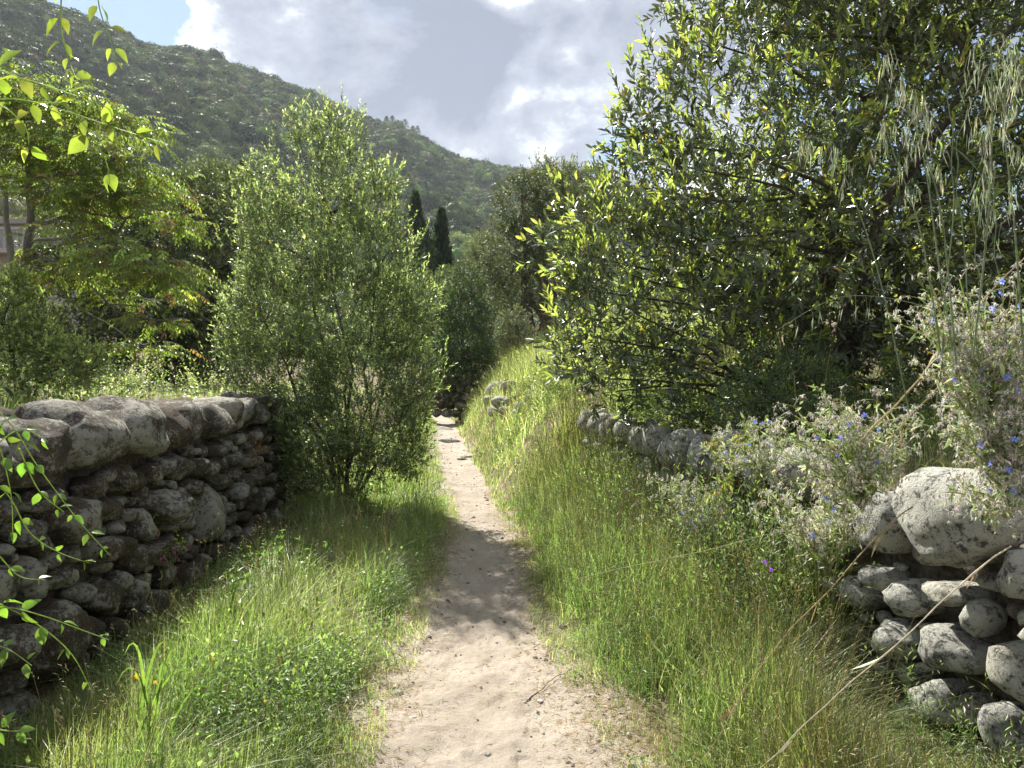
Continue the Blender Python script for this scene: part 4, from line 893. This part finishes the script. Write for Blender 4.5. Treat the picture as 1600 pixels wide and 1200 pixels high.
# fallen or leaning stalks, oats, borage, vines --------------------------------------------------
def curve3(pts, K=24):
    """smooth path through (px,py,d) points"""
    Q = np.array([at(*p) for p in pts]); t = np.linspace(0, len(Q) - 1, K); out = []
    for tt in t:
        i = min(int(tt), len(Q) - 2); f = tt - i; p0, p1, p2, p3 = Q[max(i - 1, 0)], Q[i], Q[i + 1], Q[min(i + 2, len(Q) - 1)]
        out.append(.5 * ((2 * p1) + (-p0 + p2) * f + (2 * p0 - 5 * p1 + 4 * p2 - p3) * f * f + (-p0 + 3 * p1 - 3 * p2 + p3) * f ** 3))
    return np.array(out)
def stalk(name, pts, r, col, label, cat='stalk', group=None):
    P = curve3(pts); root = empty(name, P[0], label, cat, group)
    K = len(P); rr = np.linspace(r, r * .5, K) * .78; rr[4::7] *= 1.5; P = P + np.stack([fbm(np.arange(K) * .3, k * 5 + r * 900, 0, 2, 190 + k) for k in range(3)], 1) * .006
    add('stem', tubes(P[None], rr[None], 6, cvar(col, K, .14)[:, None].repeat(6, 1).reshape(-1, 3) if 0 else col), M_straw, root, smooth=True)
    if cat == 'dry stalk':
        i = np.array([4, 11, 18, 25, 25]); i = i[i < K]; D = nrm(np.gradient(P, axis=0)[i] + rng.normal(size=(len(i), 3)) * .01)
        add('leaf_blade', leaves(P[i], D * .6 + rng.normal(size=D.shape) * .35 + (0, 0, -.5), rng.normal(size=D.shape), rng.uniform(.05, .12, len(i)), .004, cvar(col, len(i), .2), .2, .4), M_straw, root, kind='stuff')
    return root, P
stalk('straw_stalk', [(1578, 850, 2.15), (1450, 958, 2.2), (1285, 1110, 2.3), (1180, 1205, 2.35)], .0031, (.52, .49, .40), 'thick pale straw stalk leaning across the near boulders', 'dry stalk')
stalk('straw_stalk', [(1425, 788, 2.6), (1330, 880, 2.65), (1200, 1030, 2.75), (1085, 1205, 2.75)], .0034, (.42, .34, .22), 'dry jointed stalk falling from the largest boulder down into the grass', 'dry stalk')
stalk('straw_stalk', [(1345, 690, 2.7), (1410, 620, 2.6), (1500, 510, 2.5), (1610, 395, 2.4)], .0045, (.46, .41, .29), 'straight golden straw crossing behind the borage at the right edge', 'dry stalk')
stalk('straw_stalk', [(1380, 700, 2.7), (1440, 630, 2.6), (1520, 545, 2.5), (1600, 480, 2.45)], .003, (.42, .36, .2), 'thin dull straw just below the straight golden straw', 'dry stalk')
stalk('straw_stalk', [(900, 905, 3.8), (1100, 860, 3.2), (1230, 830, 2.9), (1420, 800, 2.6)], .0025, (.34, .36, .20), 'long thin greenish stalk arching above the right verge grass', 'dry stalk')
stalk('fallen_twig', [(820, 1098, 3.78), (850, 1072, 3.95), (890, 1045, 4.15)], .0035, (.13, .09, .06), 'thin dark twig lying on the right side of the near path', 'twig')
stalk('straw_stalk', [(860, 640, 9.5), (900, 610, 9.3), (940, 600, 9.2)], .004, (.5, .44, .28), 'pale fallen stalk on the bank at the laurel edge', 'dry stalk')

def oat(pts, nb, L, label, drop=1.0, nsp=1.0, r=.0028, hw_=.5):
    """wild oat: stem with a drooping panicle on its upper part"""
    P = curve3(pts, 30); root = empty('wild_oat', P[0], label, 'oat grass', 'wild oats standing on the right bank')
    add('stem', tubes(P[None], np.linspace(r, r * .35, len(P))[None], 6, (.22, .28, .19)), M_straw, root, smooth=True)
    br, tips = [], []
    for k in range(nb):
        t = 1 - hw_ * (k + rng.uniform(0, .9)) / nb; b = P[min(int(t * (len(P) - 1)), len(P) - 1)]; a = rng.uniform(0, 6.28); ln = L * rng.uniform(.5, 1.1) * (1 - .3 * t)
        v = np.array([math.cos(a), math.sin(a) * .7, 0]); pth = np.stack([b + v * ln * s * (1.1 - .45 * s) + np.array([0, 0, 1.]) * ln * (.55 * s - 1.0 * drop * s * s) for s in np.linspace(0, 1, 6)])
        br.append(pth); tips += [pth[-1], pth[4], pth[3]] if rng.uniform() < .8 * nsp else [pth[-1]]
    br = np.array(br); add('panicle', tubes(br, .0006, 3, (.30, .32, .22)), M_straw, root, kind='stuff')
    T = np.array(tips); T = np.concatenate([T, T + rng.normal(0, .006, T.shape)]); m = len(T)
    D = np.tile([0, 0, -1.], (m, 1)) + rng.normal(size=(m, 3)) * .14
    c = cmix([(.42, .48, .36), (.60, .63, .53), (.27, .34, .21)], [3, 3, 2], m, .15)
    add('spikelet', join(spindles(T, D, rng.uniform(.020, .030, m), .0031, c, 4), leaves(T, D, rng.normal(size=(m, 3)), rng.uniform(.035, .055, m), .0012, c, hexa=False)), M_straw, root, kind='stuff'); return root
oat([(1520, 560, 2.1), (1545, 330, 1.95), (1550, 150, 1.85), (1548, 50, 1.8)], 34, .14, 'dense pale oat head hanging at the upper right corner', hw_=.62)
oat([(1600, 560, 2.1), (1585, 350, 2.0), (1570, 200, 1.95), (1575, 90, 1.9)], 24, .13, 'oat stalk at the right edge beside the dense pale head', hw_=.65)
oat([(1495, 580, 2.2), (1470, 330, 2.1), (1425, 180, 2.05), (1395, 70, 2.0)], 17, .12, 'oat with a loose head bending left in front of the laurel', hw_=.55)
oat([(1500, 620, 2.3), (1468, 420, 2.2), (1440, 230, 2.15), (1398, 130, 2.1)], 12, .11, 'second oat crossing just behind the loose left bending head', hw_=.5)
oat([(1420, 640, 2.5), (1365, 400, 2.4), (1300, 235, 2.35), (1255, 215, 2.3)], 16, .10, 'lower leaning oat whose head droops far out to the left', hw_=.45)
oat([(1480, 620, 2.3), (1440, 370, 2.2), (1395, 235, 2.2), (1380, 180, 2.2)], 9, .11, 'thin oat between the leaning oat and the loose head', hw_=.5)
oat([(1580, 620, 2.4), (1490, 500, 2.35), (1330, 462, 2.3), (1215, 515, 2.25)], 9, .05, 'arching oat stem with a single row of hanging spikelets', drop=1.4, nsp=0, r=.0018, hw_=.5)
for i, (a, b, c_) in enumerate([((1462, 640, 2.3), (1490, 300, 2.2), (1480, 120, 2.1)), ((1535, 640, 2.2), (1500, 330, 2.2), (1498, 200, 2.1)), ((1600, 330, 2.0), (1500, 240, 2.1), (1430, 150, 2.1)), ((1590, 640, 2.4), (1560, 430, 2.3), (1555, 260, 2.2)), ((1555, 650, 2.4), (1530, 430, 2.3), (1520, 300, 2.2))]):
    stalk('grass_stalk', [a, b, c_], .0024, (.20, .26, .16), ['tall green grass stalk rising between the two oat clumps', 'green grass stalk just left of the dense pale oat head', 'thin straw slanting down to the right edge across the oats', 'short green stalk at the right edge under the oats', 'short green stalk behind the dense pale oat head'][i], 'grass stalk')

def borage(c, rad, ns, label, hgt=.45, nfl=18, lean=(0, 0, 0), seed=0):
    """hairy sprawling herb with drooping mauve buds and blue star flowers; c = centre of the heads (px,py,d)"""
    C = at(*c); base = C + np.array([.10, .15, -hgt]); base[2] = max(base[2], float(gz(base[0], base[1])) if base[0] > wr(base[1]) + .3 else base[2])
    root = empty('borage_plant', base, label, 'borage')
    d = nrm(rng.normal(size=(ns, 3))) * (rng.uniform(.2, 1.15, (ns, 1)) ** .6) * rad; T = C + d * np.array([1.25, .8, .9]) - np.array([.35, 0, 0]) * rad * (rng.uniform(size=(ns, 1)) < .4)
    P, _ = limb_set(base, T, .004, .002, 10, .12, up=1.6); add('stem', tubes(P, np.linspace(.0045, .0016, 10)[None] * np.ones((ns, 1)), 5, cvar((.20, .20, .12), ns, .15)), M_grass, root, smooth=True)
    n = ns * 15; i = rng.integers(0, ns, n); k = rng.integers(2, 9, n); f = rng.uniform(0, 1, (n, 1)); Q = P[i, k] * (1 - f) + P[i, k + 1] * f + rng.normal(0, .012, (n, 3))
    lf = leaves(Q, rng.normal(size=(n, 3)) + (0, 0, -.1), rng.normal(size=(n, 3)) + (0, 0, 1), rng.uniform(.018, .05, n), rng.uniform(.007, .014, n), cmix([(.17, .205, .11), (.25, .275, .18), (.12, .16, .06)], [3, 3, 2], n), .3, .3)
    add('foliage', lf, M_hair, root, kind='stuff')
    # side sprays carrying nodding buds
    nb = ns * 8; i = rng.integers(0, ns, nb); k = rng.integers(5, 10, nb); b = P[i, k]; a = nrm(rng.normal(size=(nb, 3)) + (0, 0, .5)); pe = np.stack([b, b + a * .03, b + a * .055 + (0, 0, -.004), b + a * .07 + (0, 0, -.018)], 1)
    add('flower_stalk', tubes(pe, .0009, 3, (.26, .22, .18)), M_grass, root, kind='stuff')
    E_ = np.concatenate([pe[:, 1], pe[:, 2], pe[:, 3], pe[:, 3], pe[:, 2]]) + rng.normal(0, .004, (nb * 5, 3)); m = len(E_)
    bud = spindles(E_, np.tile([0, 0, -1.], (m, 1)) + rng.normal(size=(m, 3)) * .4, rng.uniform(.012, .020, m), .0055, cmix([(.30, .28, .31), (.33, .34, .28), (.23, .21, .25)], [3, 3, 2], m, .15), 3)
    hair = leaves(np.repeat(E_, 3, 0), rng.normal(size=(m * 3, 3)) + (0, 0, -.8), rng.normal(size=(m * 3, 3)), rng.uniform(.008, .017, m * 3), .0012, cvar((.46, .46, .45), m * 3, .12), hexa=False)
    add('bud', join(bud, hair), M_hair, root, kind='stuff')
    for q in range(nfl):
        o_ = C + nrm(rng.normal(size=3)) * rad * rng.uniform(.5, 1.0) * (1.1, .8, .85); o_[1] = C[1] - abs(o_[1] - C[1]) * .9
        N = nrm(np.array([rng.normal(0, .5), -.6, rng.uniform(-.2, .8)])); X = nrm(np.cross(N, [0, 0, 1.])); Y = np.cross(N, X); th = np.arange(5) * 1.2566 + q
        Dp = X * np.cos(th)[:, None] + Y * np.sin(th)[:, None]
        g = join(leaves(np.tile(o_, (5, 1)), Dp, np.tile(N, (5, 1)), .0125, .007, cvar((.16, .22, .62), 5, .15), 0, .1, True), spindles(o_[None], N[None], .007, .003, np.array([[.03, .02, .08]]), 4))
        add('flower', g, M_petal, root)
    return root
M_hair = leaf_mat('hairy_leaf', .7, .45, (1.3, 1.3, 1.05), .25, gain=1.9)
borage((1335, 680, 2.75), .22, 46, 'mauve grey borage sprawling just left of the largest boulder', .30, 8)
borage((1280, 790, 2.9), .16, 26, 'lower drooping borage clump in front of the pale stone', .30, 7)
borage((1540, 520, 2.3), .20, 50, 'tall borage heads at the right edge under the oats', .34, 12)
borage((1580, 640, 2.2), .20, 44, 'borage clump at the right edge directly above the largest boulder', .26, 10)
borage((1570, 760, 2.25), .12, 22, 'small borage spray hanging over the face of the largest boulder', .12, 6)
borage((1090, 780, 4.6), .26, 34, 'faded borage sprawling down over the middle of the right wall', .34, 12)
borage((1180, 690, 4.2), .26, 30, 'borage with scattered blue flowers on top of the right wall below the laurel', .24, 12)

def thistle(px, py, d, label):
    b = at(px, py, d); root = empty('withered_thistle', b, label, 'thistle')
    T = b + np.stack([rng.normal(0, .22, 26), rng.normal(-.05, .15, 26), rng.normal(-.10, .22, 26)], 1); P, _ = limb_set(b + (0, .15, -.25), T, .01, .003, 10, .18, up=2.0)
    add('stem', tubes(P, np.linspace(.009, .003, 10)[None] * np.ones((26, 1)), 6, cvar((.22, .22, .08), 26, .2)), M_grass, root, smooth=True)
    n = 420; i = rng.integers(0, 26, n); k = rng.integers(2, 10, n); Q = P[i, k]
    add('foliage', leaves(Q, rng.normal(size=(n, 3)) + (0, 0, -.7), rng.normal(size=(n, 3)) + (0, 0, 1), rng.uniform(.04, .11, n), rng.uniform(.012, .03, n), cmix([(.09, .12, .04), (.26, .21, .08), (.11, .07, .045), (.20, .22, .09)], [3, 2, 3, 3], n), .5, .5), M_grass, root)
thistle(1165, 700, 4.7, 'withering thistle with bent yellowish stems collapsing over the right wall')
def shade_shrub(px, py, d, rad, label, n=700, leaf=(.028, 9, .25), cols=((.035, .06, .02), (.06, .09, .03))):
    b = at(px, py, d); root = empty('shade_shrub', b, label, 'shrub')
    P, dd, _, _ = lobe_pts([(px, py, d, rad), (px + 40, py + 15, d, rad * .8), (px - 50, py + 20, d, rad * .7)], n, .9, 5)
    lf, st = sprays(P, dd + rng.normal(size=P.shape) * .5 + (0, 0, .5), .09, leaf[1], leaf[0], leaf[2], cols[0], cols[1], .5, hexa=False, stemr=.0015)
    add('foliage', lf, M_dark, root); add('twig', st, M_twig, root)
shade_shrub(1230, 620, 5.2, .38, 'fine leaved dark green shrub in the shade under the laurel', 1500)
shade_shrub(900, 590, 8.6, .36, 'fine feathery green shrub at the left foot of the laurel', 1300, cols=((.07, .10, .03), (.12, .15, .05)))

# climbing vines close to the camera on the left
def leaf_part(root, P, D, N, L, Wd, col, mat):
    """single big leaves, each a part of its own (toothless ovate leaf with a raised midrib)"""
    for p, d, n_, l, w_, c in zip(P, D, N, L, Wd, col):
        d = nrm(d); X = nrm(np.cross(d, n_)); n2 = np.cross(X, d); V = []; ts = [0, .12, .32, .55, .78, 1]; ws = [0, .62, 1, .88, .48, 0]
        cu = random.uniform(.1, .45)
        for t, w0 in zip(ts, ws):
            m_ = p + d * l * t - n2 * l * cu * t * t
            V += [m_ - X * w_ * .5 * w0 + n2 * w_ * .16 * w0, m_, m_ + X * w_ * .5 * w0 + n2 * w_ * .16 * w0]
        q = []
        for i in range(5): q += [[3 * i, 3 * i + 1, 3 * i + 4, 3 * i + 3], [3 * i + 1, 3 * i + 2, 3 * i + 5, 3 * i + 4]]
        add('leaf', (np.array(V), [np.array(q)], np.tile(c, (18, 1))), mat, root, smooth=True)
def vine(name, label, stems, size, cnt, col, mat, r=.0022, stemcol=(.20, .24, .08), down=.35, group=None):
    P0 = at(*stems[0][0]); root = empty(name, P0, label, 'vine', group); ps = []
    for st in stems: ps.append(curve3(st, 30))
    ps = np.array(ps)
    for s_ in ps: add('stem', tubes(s_[None], np.linspace(r, r * .4, 30)[None], 5, stemcol), M_grass, root, smooth=True)
    Pn, D, N, L, Wd = [], [], [], [], []
    for s in ps:
        ln = np.linalg.norm(np.diff(s, axis=0), axis=1).sum(); m = max(3, int(ln * cnt))
        for k in range(m):
            t = (k + .6) / m; i = min(int(t * 29), 28); tan = nrm(s[i + 1] - s[i]); X = nrm(np.cross(tan, [0, -1., 0])) * (1 if k % 2 else -1)
            for rep in range(2):
                X = -X; dd = nrm(tan * .5 + X * .8 + rng.normal(size=3) * .35 + np.array([0, 0, -down])); sz = size * (1.15 - .55 * t) * rng.uniform(.65, 1.15)
                Pn.append(s[i] + dd * sz * .18); D.append(dd); N.append(nrm(np.array([0, -.5, .9]) + rng.normal(size=3) * .5)); L.append(sz); Wd.append(sz * rng.uniform(.48, .62))
    leaf_part(root, Pn, D, N, L, Wd, cvar(col, len(Pn), .15), mat)
M_vine = leaf_mat('vine_leaf', .3, .5, (1.6, 1.75, .7), .6)
vine('hanging_vine', 'bright backlit vine with soft yellow green leaves hanging in at the top left corner',
     [[(-120, 190, 1.35), (0, 155, 1.3), (90, 170, 1.3), (180, 200, 1.25), (260, 225, 1.25)], [(-100, 60, 1.3), (0, 110, 1.3), (60, 130, 1.3), (120, 150, 1.3)], [(100, -60, 1.4), (95, 30, 1.35), (105, 85, 1.35), (120, 125, 1.3)],
      [(150, -60, 1.5), (155, 10, 1.45), (175, 70, 1.4), (180, 100, 1.4)], [(-60, 160, 1.2), (0, 165, 1.2), (40, 200, 1.2), (45, 240, 1.2)], [(60, 160, 1.25), (110, 170, 1.25), (160, 240, 1.25), (172, 280, 1.25)]],
     .044, 19, (.17, .205, .045), M_vine, r=.0016)
vine('trailing_vine', 'glossy green vine trailing in front of the left wall',
     [[(-140, 540, 1.9), (0, 645, 1.85), (60, 730, 1.85), (120, 810, 1.85), (172, 868, 1.85)], [(-120, 680, 1.8), (0, 760, 1.8), (45, 830, 1.8), (90, 862, 1.8), (140, 880, 1.8)], [(0, 690, 1.85), (35, 670, 1.85), (75, 690, 1.85)], [(30, 700, 1.85), (60, 765, 1.85), (100, 800, 1.85)],
      [(-80, 800, 1.8), (-10, 860, 1.8), (30, 900, 1.8), (70, 905, 1.8)], [(-100, 620, 1.8), (-20, 660, 1.8), (15, 760, 1.8), (20, 850, 1.8)], [(-60, 980, 1.7), (0, 950, 1.7), (60, 960, 1.7), (130, 985, 1.75), (170, 1000, 1.75)], [(-30, 930, 1.7), (50, 970, 1.7), (110, 1020, 1.75), (142, 1078, 1.8)],
      [(-60, 1020, 1.6), (0, 1010, 1.6), (50, 1040, 1.6)], [(-60, 1120, 1.5), (0, 1140, 1.5), (30, 1142, 1.5)]],
     .042, 12, (.085, .14, .03), M_vine, r=.0019)
def tuft():
    b = at(225, 1170, 3.15); b[2] = float(gz(b[0], b[1])); root = empty('broad_grass_tuft', b, 'tuft of tall broad grass blades with drooping tips below the left wall', 'grass tuft')
    for i, (tx, ty, w0) in enumerate([(212, 965, 1), (258, 962, 1), (290, 975, 1), (300, 1010, .8), (200, 1010, .9), (250, 1000, 1), (180, 1080, .8), (330, 1040, .7), (270, 1030, 1), (235, 1020, .9), (190, 1120, .8), (225, 1060, 1)]):
        T = at(tx, ty, 3.05 + rng.uniform(-.15, .15)); bb = b + rng.normal(0, .03, 3) * (1, 1, 0); mid = (bb + T) / 2 + (0, 0, (T[2] - bb[2]) * .28)
        t = np.linspace(0, 1, 12)[:, None]; P = bb * (1 - t) ** 2 + 2 * mid * t * (1 - t) + T * t * t; P[:, 2] -= (.16 * t[:, 0] ** 6); P[:, 0] += .05 * t[:, 0] ** 4 * (1 if i % 2 else -1)
        wv = .011 * w0 * np.sin(np.clip(t[:, 0] * .85 + .15, 0, 1) * math.pi) ** .6 + .0004; X = nrm(np.cross(np.gradient(P, axis=0), [0.3, -1, 0.2]))
        V = np.concatenate([P - X * wv[:, None] * .5, P + X * wv[:, None] * .5]); q = np.array([[k, k + 1, k + 13, k + 12] for k in range(11)])
        add('blade', (V, [q], np.tile(cvar([.10, .145, .045], 1, .2)[0], (24, 1))), M_grass, root, smooth=True)
tuft()
def flower(px, py, d, label, col=(.75, .42, .02), r=.016):
    P = at(px, py, d); b = np.array([P[0], P[1], float(gz(P[0], P[1]))]); root = empty('wildflower', b, label, 'flower')
    add('stem', tubes(np.array([[b, (b + P) / 2 + (.01, 0, 0), P]]), .0012, 4, (.1, .15, .04)), M_grass, root)
    th = np.arange(8) * math.pi / 4; D = np.stack([np.cos(th), np.full(8, -.25), np.sin(th)], 1)
    add('petals', leaves(np.tile(P, (8, 1)), D, np.tile([0, -1., .3], (8, 1)), r, r * .5, np.tile(col, (8, 1)), 0, .1), M_petal, root)
for a in [(215, 1056, 3.1, 'orange yellow flower in front of the broad grass tuft'), (243, 1066, 3.4, 'orange yellow flower just right of the broad grass tuft', (.7, .4, .03), .011), (333, 1029, 3.6, 'small yellow flower near the wall foot', (.7, .5, .05), .010),
          (415, 1095, 3.4, 'yellow flower on the sunny left verge', (.7, .45, .05), .010), (1195, 878, 3.4, 'deep violet flower in the right verge grass', (.25, .06, .5), .012), (1205, 890, 3.4, 'second violet flower just below the deep violet one', (.25, .06, .5), .010)]:
    flower(*a)
def creeper(px, py, d, label, cols, n=60, rad=.12):
    P0 = at(px, py, d); P0[0] = float(wl(d)) + .13; root = empty('wall_creeper', P0, label, 'creeper')
    T = P0 + rng.normal(0, rad, (14, 3)) * (.25, 1, .8); P, _ = limb_set(P0 - (.06, 0, 0), T, .002, .001, 8, .3)
    add('stem', tubes(P, .0016, 4, (.16, .07, .05)), M_grass, root); i = rng.integers(0, 14, n); k = rng.integers(2, 8, n)
    add('foliage', leaves(P[i, k], rng.normal(size=(n, 3)) + (.5, 0, 0), rng.normal(size=(n, 3)) * .5 + (1, 0, .5), rng.uniform(.02, .045, n), rng.uniform(.015, .03, n), cmix(cols, [1] * len(cols), n)), M_soft, root)
creeper(235, 860, 5.2, 'reddish and green creeper growing from the middle of the left wall', [(.10, .03, .04), (.08, .11, .03), (.05, .07, .02)], 110, .16)
creeper(265, 852, 5.4, 'yellow leaved sprig at the end of the red creeper', [(.35, .36, .05)], 26, .06)
creeper(395, 700, 7.8, 'dry brown creeper strands hanging on the far part of the left wall', [(.16, .09, .05), (.2, .13, .06)], 60, .16)
def wall_herb(px, py, d, h, label, col=((.10, .15, .04), (.20, .24, .08))):
    P = at(px, py, d); b = np.array([P[0], P[1], float(gz(P[0], P[1]))]); root = empty('leafy_weed', b, label, 'weed')
    ns = 7; T = P + rng.normal(0, .10, (ns, 3)) * (1, 1, .6); Q, _ = limb_set(b, T, .003, .001, 9, .12, up=.6)
    add('stem', tubes(Q, np.linspace(.003, .001, 9)[None] * np.ones((ns, 1)), 4, (.16, .20, .07)), M_grass, root)
    n = ns * 20; i = np.repeat(np.arange(ns), 20); k = rng.integers(3, 9, n)
    add('foliage', leaves(Q[i, k], rng.normal(size=(n, 3)) + (0, 0, -.1), rng.normal(size=(n, 3)) * .5 + (0, -.2, 1), rng.uniform(.03, .06, n), rng.uniform(.014, .026, n), cvar(col[0], n, .25)), M_soft, root)
wall_herb(365, 900, 4.6, .5, 'pale glossy pinnate weed standing against the shaded wall foot')
wall_herb(330, 960, 4.2, .5, 'broad leaved weed below the pale pinnate one at the wall foot')
wall_herb(440, 850, 5.6, .5, 'leafy weed catching the sun at the far edge of the wall shade')
wall_herb(495, 860, 5.6, .5, 'tall thin weed between the shaded wall and the lit verge')
wall_herb(757, 705, 14.6, .5, 'bright green dense weed clump at the right edge of the far path', ((.10, .17, .03), (.2, .25, .06)))
wall_herb(470, 960, 4.4, .4, 'leafy weed in the middle of the sunny left verge')

def sprigs():
    for i, (px, py, d, sx, lab) in enumerate([(1165, 1130, 2.9, .05, 'green seed spike leaning in the right foreground grass'), (1010, 1010, 3.6, .05, 'green seed spike at the right edge of the path')]):
        b = at(px, py + 90, d); P = at(px, py, d); b[2] = float(gz(b[0], b[1])); root = empty('seed_spike', b, lab, 'grass spike')
        add('stem', tubes(np.array([[b, (b + P) / 2, P]]), .0016, 4, (.14, .18, .07)), M_grass, root); n = 60; t = rng.uniform(0, 1, n)
        add('ear', spindles(P + np.stack([t * .01, t * 0, t * .07], 1), np.tile([.1, 0, 1.], (n, 1)) + rng.normal(size=(n, 3)) * .25, .02, .003, cmix([(.2, .24, .1), (.4, .36, .2)], [2, 1], n)), M_grass, root)
sprigs()

tri = {}
for o in S.objects:
    if o.type == 'MESH': tri[o.data.name] = len(o.data.loops) - 2 * len(o.data.polygons)
print('objects', len(S.objects), 'tris', sum(tri.values()), sorted(tri.items(), key=lambda a: -a[1])[:14])
